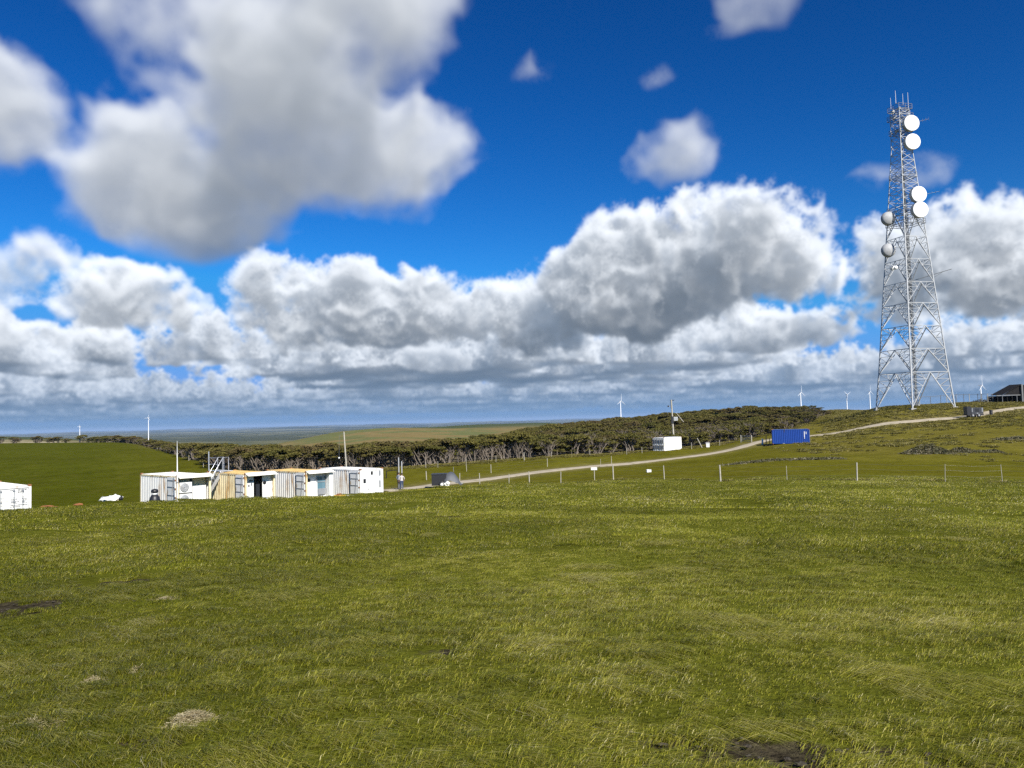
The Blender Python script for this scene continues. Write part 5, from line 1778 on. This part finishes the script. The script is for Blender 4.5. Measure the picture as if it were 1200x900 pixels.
def plant_trees():
    rs = np.random.RandomState(3)
    cand = []
    for i in range(7200):
        a = BELT_AZ[0] + (BELT_AZ[-1] - BELT_AZ[0]) * rs.rand()
        f = float(np.interp(a, BELT_AZ, BELT_F)); b = float(np.interp(a, BELT_AZ, BELT_B))
        rmax = 480.0
        r = math.sqrt(rs.rand()) * rmax
        if r < f or r > b:
            continue
        cand.append((r * math.sin(a), r * math.cos(a), r - f, a))
    # a close row right along the front, then the rest kept apart
    row = []
    a = BELT_AZ[0]
    while a < BELT_AZ[-1]:
        f = float(np.interp(a, BELT_AZ, BELT_F))
        row.append((f * math.sin(a), f * math.cos(a), 0.0, a))
        a += (1.7 + 1.3 * rs.rand()) / f / (1.0 if abs(np.interp(a + .01, BELT_AZ, BELT_F) - f) < 4 else 1.6)
    for q in range(4):
        for (x, y, d, a) in list(row[::1]) if q == 0 else []:
            r = math.hypot(x, y) + 1.4 + rs.rand() * 1.2
            cand.append((r * math.sin(a + rs.randn() * .004), r * math.cos(a), 1.5, a))
    kept = [(x + rs.randn() * .5, y + rs.randn() * .6, d, a) for x, y, d, a in row]
    cell = {}
    def ok(x, y, md):
        cx, cy = int(x // 4), int(y // 4)
        for i in range(cx - 1, cx + 2):
            for j in range(cy - 1, cy + 2):
                for (u, v) in cell.get((i, j), ()):
                    if (u - x) ** 2 + (v - y) ** 2 < md * md:
                        return False
        cell.setdefault((cx, cy), []).append((x, y))
        return True
    out = []
    for c in kept:
        if c[0] / c[1] * FOC + 600 < 105 and rs.rand() < .55:
            continue
        if ok(c[0], c[1], .9): out.append(c)
    for c in sorted(cand, key=lambda c: c[2]):
        if c[0] / c[1] * FOC + 600 < 105 and rs.rand() < .7:
            continue
        if ok(c[0], c[1], 1.75 + (.35 if c[2] > 40 else 0)): out.append(c)
    # the nearest ones stand as trees of their own
    out.sort(key=lambda c: math.hypot(c[0], c[1]) * (1 + c[2] / 60))
    single, rest = out[:292], out[292:]
    proto = []
    for (tr, cr) in TREES:
        proto.append((tr, cr))
    px = lambda x, y: 600 + x / y * FOC
    for i, (x, y, d, a) in enumerate(single):
        p = px(x, y)
        if p < 455: lab, grp = 'low wind-clipped tree with bare pale trunks in the belt behind the cabins', 'wind-clipped trees behind the cabins'
        elif p < 640: lab, grp = 'low wind-clipped tree with pale splayed trunks beyond the covered trailer paddock', 'wind-clipped trees beyond the covered trailer'
        elif p < 770: lab, grp = 'dark bushy wind-clipped tree at the paddock edge beside the white container', 'wind-clipped trees beside the white container'
        else: lab, grp = 'brownish wind-clipped tree at the foot of the knoll behind the gate', 'wind-clipped trees at the foot of the knoll'
        t = bpy.data.objects.new('coastal_tree', None)
        C.objects.link(t)
        t.location = (x, y, ground(x, y)); t.rotation_euler = (0, 0, rs.randn() * .5 + (3.1 if rs.rand() < .3 else 0))
        s = (.80 + .26 * rs.rand()) * (1.0 if p < 700 else .95)
        t.scale = (s * (1.1 + .45 * rs.rand()), s * 1.2, s * (.84 + .26 * rs.rand()))
        end = 1 - .55 * float(np.clip((p - 885) / 75, 0, 1)); t.scale = tuple(v * end for v in t.scale)
        tag(t, lab, 'tree', grp)
        tr, cr = proto[rs.randint(0, 4 if rs.rand() < .8 else 6) if p < 620 else rs.randint(3, 8)]
        for nm, me in (('trunk', tr), ('crown', cr)):
            o = bpy.data.objects.new(nm, me); C.objects.link(o); o.parent = t
    pts, rots, scl, idx = [], [], [], []
    for (x, y, d, a) in rest:
        pts.append((x, y, ground(x, y) - .1)); rots.append((0, 0, rs.rand() * 6.28))
        s = (.86 + .22 * rs.rand()) * (1.0 if d < 60 else 1.1)
        s *= 1 - .60 * float(np.clip((px(x, y) - 880) / 80, 0, 1))
        scl.append((s * 1.4, s * 1.35, s * (.84 + .18 * rs.rand()))); idx.append(rs.randint(len(TREES)))
    scatter('coastal_woodland', 'stuff', pts, rots, scl, idx, [join_meshes('tree_clump', a, b) for a, b in TREES], 'tree')
    print('trees', len(single), len(rest))
plant_trees()

# ------------------------------------------------------------------ grass
def grass_material(name, stops, trans=.35, nscale=(.16, 1.1)):
    m = bpy.data.materials.new(name); m.use_nodes = True
    nt = m.node_tree; nt.nodes.clear(); T = NT(nt)
    P = T.n('ShaderNodeNewGeometry').outputs['Position']
    a = T.n('ShaderNodeAttribute', attribute_name='tone').outputs['Fac']
    n = T.m('ADD', T.m('MULTIPLY', T.m('SUBTRACT', T.noise(P, nscale[0], 5, .6), .5), .75), T.m('MULTIPLY', T.m('SUBTRACT', T.noise(P, nscale[1], 4, .6), .5), .55))
    f = T.m('ADD', T.m('MULTIPLY', a, .85), T.m('ADD', n, .08))
    c = T.ramp(f, stops)
    d = T.n('ShaderNodeBsdfPrincipled'); T.put(d.inputs['Base Color'], c); d.inputs['Roughness'].default_value = .55; d.inputs['Specular IOR Level'].default_value = .35
    t = T.n('ShaderNodeBsdfTranslucent'); T.put(t.inputs['Color'], c)
    mx = T.n('ShaderNodeMixShader'); mx.inputs[0].default_value = trans
    nt.links.new(d.outputs[0], mx.inputs[1]); nt.links.new(t.outputs[0], mx.inputs[2])
    o = T.n('ShaderNodeOutputMaterial'); nt.links.new(mx.outputs[0], o.inputs[0])
    return m
M_GRASS = grass_material('meadow_grass', [(0.0, (.118, .146, .007)), (0.30, (.225, .240, .012)), (0.55, (.365, .340, .030)), (0.74, (.50, .435, .090)), (0.90, (.58, .52, .22)), (1.0, (.70, .64, .38))], .22)
M_STRAW = grass_material('dead_grass', [(0.0, (.22, .17, .08)), (0.5, (.46, .38, .21)), (1.0, (.70, .62, .42))], .2)
M_ROUGH = grass_material('rough_pasture_grass', [(0.0, (.120, .118, .016)), (0.35, (.185, .165, .028)), (0.6, (.26, .22, .05)), (0.85, (.38, .32, .13)), (1.0, (.50, .42, .24))], .2, (.05, .30))
M_SHRUB = grass_material('low_scrub', [(0.0, (.045, .050, .018)), (0.45, (.090, .085, .030)), (0.8, (.15, .125, .065)), (1.0, (.30, .26, .18))], .1, (.3, 1.5))
def blade_tile(seed, size, n, h0, h1, w, lean, m, spread=.5, clumpy=.5, straw=.12):
    rs = np.random.RandomState(seed)
    x = (rs.rand(n) - .5) * size * 1.12; y = (rs.rand(n) - .5) * size * 1.12
    # gather into tufts
    k = max(3, int(size * size * 22)) if size <= 1.2 else 60
    cx = (rs.rand(k) - .5) * size * 1.1; cy = (rs.rand(k) - .5) * size * 1.1
    pick = rs.randint(0, k, n); g = rs.rand(n) < clumpy
    sg = .035 * max(1, size / 1.2)
    x = np.where(g, cx[pick] + rs.randn(n) * sg, x); y = np.where(g, cy[pick] + rs.randn(n) * sg, y)
    th = rs.rand(k)[pick]
    h = (h0 + (h1 - h0) * rs.rand(n) ** 1.5) * np.where(g, .75 + .6 * th, .85)
    ang = rs.randn(n) * spread                       # direction of lean, +x = downwind
    ln = lean * (.5 + rs.rand(n)) + rs.randn(n) * .10
    dx, dy = np.cos(ang), np.sin(ang)
    fa = ang + math.pi / 2 + rs.randn(n) * .9        # blade width direction
    wx, wy = np.cos(fa) * w * (.6 + .8 * rs.rand(n)), np.sin(fa) * w * (.6 + .8 * rs.rand(n))
    s1, s2 = .45, 1.0
    z0 = np.full(n, -.02)
    base = np.stack([x, y, z0], 1)
    p1 = np.stack([x + dx * h * ln * .34, y + dy * h * ln * .34, h * .50], 1)
    p2 = np.stack([x + dx * h * ln * 1.05, y + dy * h * ln * 1.05, h * (1 - .42 * np.clip(ln, 0, 1.6))], 1)
    W_ = np.stack([wx, wy, np.zeros(n)], 1)
    co = np.concatenate([base - W_, base + W_, p1 - W_ * .8, p1 + W_ * .8, p2], 0)
    i = np.arange(n)
    tri = np.concatenate([np.stack([i, i + n, i + 3 * n], 1), np.stack([i, i + 3 * n, i + 2 * n], 1), np.stack([i + 2 * n, i + 3 * n, i + 4 * n], 1)], 0)
    tone = rs.rand(n) * .55 + .15 * th
    tone = np.where(rs.rand(n) < straw, tone + .38, tone)
    return quads_mesh('grass_tile', co, tri, [m], {'tone': np.tile(tone, 5)})

WIND = R(-32)
def meadow():
    near = [blade_tile(10 + i, .5, 2200, .022, (.050, .060, .078, .098)[i], .0015, (.9, 1.1, 1.3, 1.5)[i], M_GRASS, .5, .55, (.14, .17, .21, .25)[i]) for i in range(4)]
    mid = [blade_tile(30 + i, 1.2, 2600, .028, (.060, .078, .10)[i], .0032, (.9, 1.1, 1.4)[i], M_GRASS, .5, .45, .20) for i in range(3)]
    far = [blade_tile(50 + i, 3.0, 2900, .035, (.075, .095, .12)[i], .009, (.9, 1.1, 1.4)[i], M_GRASS, .5, .4, .30) for i in range(3)]
    tuft = [blade_tile(90 + i, .30, 420, .06, (.13, .16)[i], .0018, (1.3, 1.7)[i], M_GRASS, .35, .2, (.35, .6)[i]) for i in range(2)]
    rs = np.random.RandomState(21)
    pts, rots, scl, idx = [], [], [], []
    def zone(r0, r1, step, base, nvar, wgt, half=41):
        xs = np.arange(-r1, r1, step); X, Y = np.meshgrid(xs, xs)
        X = X.ravel() + rs.uniform(-.15, .15, X.size) * step; Y = Y.ravel() + rs.uniform(-.15, .15, Y.size) * step
        r = np.hypot(X, Y); az = np.degrees(np.arctan2(X, Y))
        blend = r + rs.uniform(-1, 1, r.size) * step * .5
        k = (blend >= r0) & (blend < r1) & (np.abs(az) < half + 60 / np.maximum(r, 1.5))
        X, Y, r = X[k], Y[k], r[k]
        mud = mud_mask(X, Y)
        tall = np.clip(.5 + fbm(X / 2.6 + 5, Y / 1.7, 4) * 1.5 + fbm(X / 9, Y / 7 + 3, 3) * .8, 0, 1)
        keep = mud < (.45 if step < 2 else 2)
        X, Y, r, mud, tall = X[keep], Y[keep], r[keep], mud[keep], tall[keep]
        Z = ground_np(X, Y); e = .25
        gx = (ground_np(X + e, Y) - ground_np(X - e, Y)) / (2 * e); gy = (ground_np(X, Y + e) - ground_np(X, Y - e)) / (2 * e)
        for i in range(len(X)):
            pts.append((X[i], Y[i], Z[i] - .005))
            tilt_x, tilt_y = math.atan(gy[i]), -math.atan(gx[i])
            wob = fbm(np.array([X[i] / 4.0]), np.array([Y[i] / 4.0 + 40]), 2)[0]
            rots.append((tilt_x, tilt_y, WIND + wob * .9 + rs.randn() * .16))
            s = (.78 + .36 * tall[i]) * (1 - .70 * mud[i])
            scl.append((1.0, 1.0 if rs.rand() < .5 else -1.0, max(.15, s)))
            v = int(np.clip(tall[i] * nvar + rs.randn() * .45, 0, nvar - 1))
            idx.append(base + v)
    zone(1.8, 13, .46, 0, 4, 1)
    zone(13, 27, 1.1, 4, 3, 1)
    zone(27, 63, 2.75, 7, 3, 1)
    # longer, wind-combed bunches here and there
    for c in range(46):
        a = rs.uniform(-.62, .62); r = rs.uniform(3.6, 17)
        for q in range(rs.randint(2, 7)):
            x = r * math.sin(a) + rs.randn() * .28 * (1 + r / 12); y = r * math.cos(a) + rs.randn() * .16 * (1 + r / 12)
            s_ = rs.uniform(.6, 1.1)
            if mud_mask(np.array([x]), np.array([y]))[0] > .15:
                continue
            pts.append((x, y, ground(x, y) - .004)); rots.append((0, 0, WIND + rs.randn() * .3)); scl.append((s_ * 1.3, s_, s_ * .8)); idx.append(10 + (rs.rand() < .45))
    print('grass tiles', len(pts))
    o = scatter('meadow_grass', 'stuff', pts, rots, scl, idx, near + mid + far + tuft, 'grass')
    return o
meadow()

def rough_pasture():
    tus = [blade_tile(70 + i, 1.0, 260, .12, (.30, .42, .5)[i], .020, (.7, .9, 1.1)[i], M_ROUGH, 1.2, .9, .25) for i in range(3)]
    rs = np.random.RandomState(31)
    n = 16000
    a = np.radians(rs.uniform(13, 39, n)); r = np.sqrt(rs.rand(n)) * 285
    x, y = r * np.sin(a), r * np.cos(a)
    px = 600 + x / y * FOC
    d = seg_dist(x, y, TRACK)
    dens = np.clip((r - 92) / 40, .0, 1) * np.clip((px - 900) / 120, 0, 1)
    dens *= np.clip(.45 + fbm(x / 14, y / 14, 4) * 1.6, 0.05, 1)
    above = np.clip((r - 148) / 12, 0, 1)
    dens = np.maximum(dens * .6, above * .75 * np.clip((px - 940) / 60, 0, 1))
    k = (rs.rand(n) < dens) & (d > 2.0) & ~in_belt(x, y)
    # a ragged unmown strip under the meadow fence, and along the foot of the trees
    ex, ey = [], []
    for (p0, Y0), (p1, Y1) in zip([(1260, 47.6), (1000.5, 52.6), (841.5, 57.6), (716.5, 63.6), (618.5, 71.6), (560.5, 84)][:-1], [(1000.5, 52.6), (841.5, 57.6), (716.5, 63.6), (618.5, 71.6), (560.5, 84)]):
        A, B = at(p0, Y0), at(p1, Y1)
        for i in range(int((B - A).length / .55)):
            f = rs.rand(); ex.append(A.x + (B.x - A.x) * f + rs.randn() * .1); ey.append(A.y + (B.y - A.y) * f + rs.randn() * .22)
    m_ = len(ex)
    for i in range(2600):
        a_ = rs.uniform(BELT_AZ[3], BELT_AZ[-1]); r_ = np.interp(a_, BELT_AZ, BELT_F) - abs(rs.randn()) * 2.2 - .5
        ex.append(r_ * math.sin(a_)); ey.append(r_ * math.cos(a_))
    x = np.concatenate([x[k], ex]); y = np.concatenate([y[k], ey])
    z = ground_np(x, y); n = len(x)
    small = np.concatenate([np.ones(k.sum()), np.full(m_, .55), np.full(len(ex) - m_, .8)])
    s = (.6 + .7 * rs.rand(n)) * small
    scatter('rough_pasture', 'stuff', np.stack([x, y, z - .03], 1), np.stack([0 * x, 0 * x, WIND + rs.randn(n) * .5], 1), np.stack([s * 1.3, s * 1.3, s * .9], 1), rs.randint(0, 3, n), tus, 'tussock')
    print('tussocks', n)
rough_pasture()

# heaps of cut scrub and dead tussocks that can be told apart
def brush_heap(px0, px1, Y, h, depth, label, seed, m=None, n=900):
    a, b = at(px0, Y), at(px1, Y)
    rs = np.random.RandomState(seed)
    c = (a + b) / 2
    L = (b - a).length
    u = rs.rand(n); v = rs.randn(n) * .35
    X = a.x + (b.x - a.x) * u; Y_ = a.y + (b.y - a.y) * u + v * depth
    hh = h * (np.clip(fbm(u * L / 3.5 + seed, v * 2, 3) + .55, .05, 1.2)) * np.sqrt(np.clip(np.sin(math.pi * u), 0, 1)) * np.exp(-v * v * 2)
    Z = ground_np(X, Y_) + hh * rs.rand(n) ** .6
    co, fa, tone = [], [], []
    for i in range(n):
        p = np.array([X[i] - c.x, Y_[i] - c.y, Z[i] - c.z])
        d = rs.randn(3); d[2] *= .5; d /= np.linalg.norm(d); w = np.cross(d, rs.randn(3)); w /= np.linalg.norm(w)
        l = .10 + .26 * rs.rand(); ww = .012 + .045 * rs.rand()
        k = len(co); co += [p - d * l - w * ww * .5, p - w * ww, p + d * l, p + w * ww]; fa.append((k, k + 1, k + 2, k + 3)); tone += [rs.rand()] * 4
    o = bpy.data.objects.new('brush_heap', quads_mesh('brush_heap', co, fa, [m or M_SHRUB], {'tone': tone}))
    C.objects.link(o); o.location = c
    tag(o, label, 'brush', 'heaps of cut scrub')
brush_heap(1056, 1112, 92, .95, 2.2, 'largest heap of grey cut scrub on the slope below the tower', 1, n=3600)
brush_heap(1112, 1170, 93, .9, 2.0, 'long low heap of dark scrub beside the largest heap', 2, n=2400)
brush_heap(843, 985, 88, .28, 2.4, 'long dark strip of low scrub in the grass below the blue container', 3, None, 3000)
brush_heap(1165, 1202, 108, .5, 2.5, 'dark low scrub patch on the bank below the shelter', 5, n=1200)
def ridge_bush(px0, px1, Y, h, label, seed):
    brush_heap(px0, px1, Y, h, 1.6, label, seed, M_LEAF, 900)
ridge_bush(1138, 1166, 190, 1.0, 'dark dense bush behind the compound fence beside the shelter', 6)

def straw_tuft(px, py, r, label, seed, n=420, h=.07):
    p = hit(px, py, 2.5, 30)
    rs = np.random.RandomState(seed)
    a = rs.rand(n) * 6.28; q = rs.rand(n) ** .8 * r * (1 + .45 * np.sin(a * 3 + seed) + .3 * np.sin(a * 5 + 2 * seed))
    x = np.cos(a) * q * 1.3; y = np.sin(a) * q * .8
    z = ground_np(x + p.x, y + p.y) - p.z + h * np.clip(1 - (q / r) ** 2, .05, 1) * rs.rand(n)
    co, fa, tone = [], [], []
    for i in range(n):
        d = rs.randn(3) * np.array([1, 1, .35]) + np.array([.5, -.3, .1]); d /= np.linalg.norm(d); w = np.cross(d, rs.randn(3)); w /= np.linalg.norm(w)
        l = .012 + .030 * rs.rand(); k = len(co); c = np.array([x[i], y[i], z[i]])
        co += [c - d * l - w * .0010, c - d * l + w * .0010, c + w * .0009, c + d * l]; fa.append((k, k + 1, k + 2, k + 3)); tone += [rs.rand()] * 4
    o = bpy.data.objects.new('dead_grass_tuft', quads_mesh('dead_grass_tuft', co, fa, [M_STRAW], {'tone': tone}))
    C.objects.link(o); o.location = p
    tag(o, label, 'dead grass', 'tufts of dead grass')
straw_tuft(225, 846, .125, 'largest pale tuft of dead straw-coloured grass in the near meadow', 1, 1300, .06)
straw_tuft(110, 800, .08, 'dead straw tuft beside a small dark mound', 2, 380, .045)
straw_tuft(42, 850, .13, 'flat strip of dead straw over dark soil', 3, 520, .035)
straw_tuft(195, 702, .12, 'small faint dead straw patch farther up the meadow', 4, 350, .03)
straw_tuft(160, 786, .09, 'sparse brown tuft just past the small dark mound', 5, 220, .03)

# clods of turned earth in the bare spots
def clods(px, py, n, spread, label, seed):
    p = hit(px, py, 2.5, 30)
    rs = np.random.RandomState(seed)
    mb = MB()
    for i in range(n):
        x, y = rs.randn() * spread, rs.randn() * spread * .4
        z = ground(p.x + x, p.y + y) - p.z
        mb.blob((x, y, z - .002), .005 + .010 * rs.rand() ** 2, seed * 50 + i, .8, 2, squash=(1.5, 1.2, .5))
    o = mb.build('earth_clods', M_SOIL, None, p)
    tag(o, label, 'soil', 'clods of dark earth', 'stuff')
M_SOIL = mat('dark_soil', (.055, .044, .029), .95, var=.35, vscale=30, bump=.8, bump_scale=60)
clods(940, 884, 16, .28, 'dark earth clods in the largest bare patch', 1)
clods(840, 874, 12, .24, 'dark earth clods in the bare patch beside the largest one', 2)
clods(114, 801, 26, .07, 'small dark earth mound with dead straw round it', 3)
clods(181, 868, 16, .07, 'little dark earth spot beside the largest dead tuft', 4)
clods(30, 711, 40, .5, 'dark churned earth patch in the meadow nearest the lettered container', 5)
clods(1140, 897, 30, .22, 'dark earth clods in the small bare patch nearest the picture corner', 6)
# ------------------------------------------------------------------ the air between here and the far plain
def haze():
    me = MB().box2((-60000, -60000, -130), (60000, 60000, 96)).mesh('haze', [])
    o = bpy.data.objects.new('haze', me); C.objects.link(o)
    tag(o, kind='stuff')
    m = bpy.data.materials.new('clear_air'); m.use_nodes = True
    nt = m.node_tree; nt.nodes.clear()
    v = nt.nodes.new('ShaderNodeVolumePrincipled'); v.inputs['Color'].default_value = (.48, .68, .98, 1); v.inputs['Density'].default_value = 3.5e-5
    v.inputs['Anisotropy'].default_value = 0.0
    ou = nt.nodes.new('ShaderNodeOutputMaterial'); nt.links.new(v.outputs[0], ou.inputs['Volume'])
    me.materials.append(m)
haze()
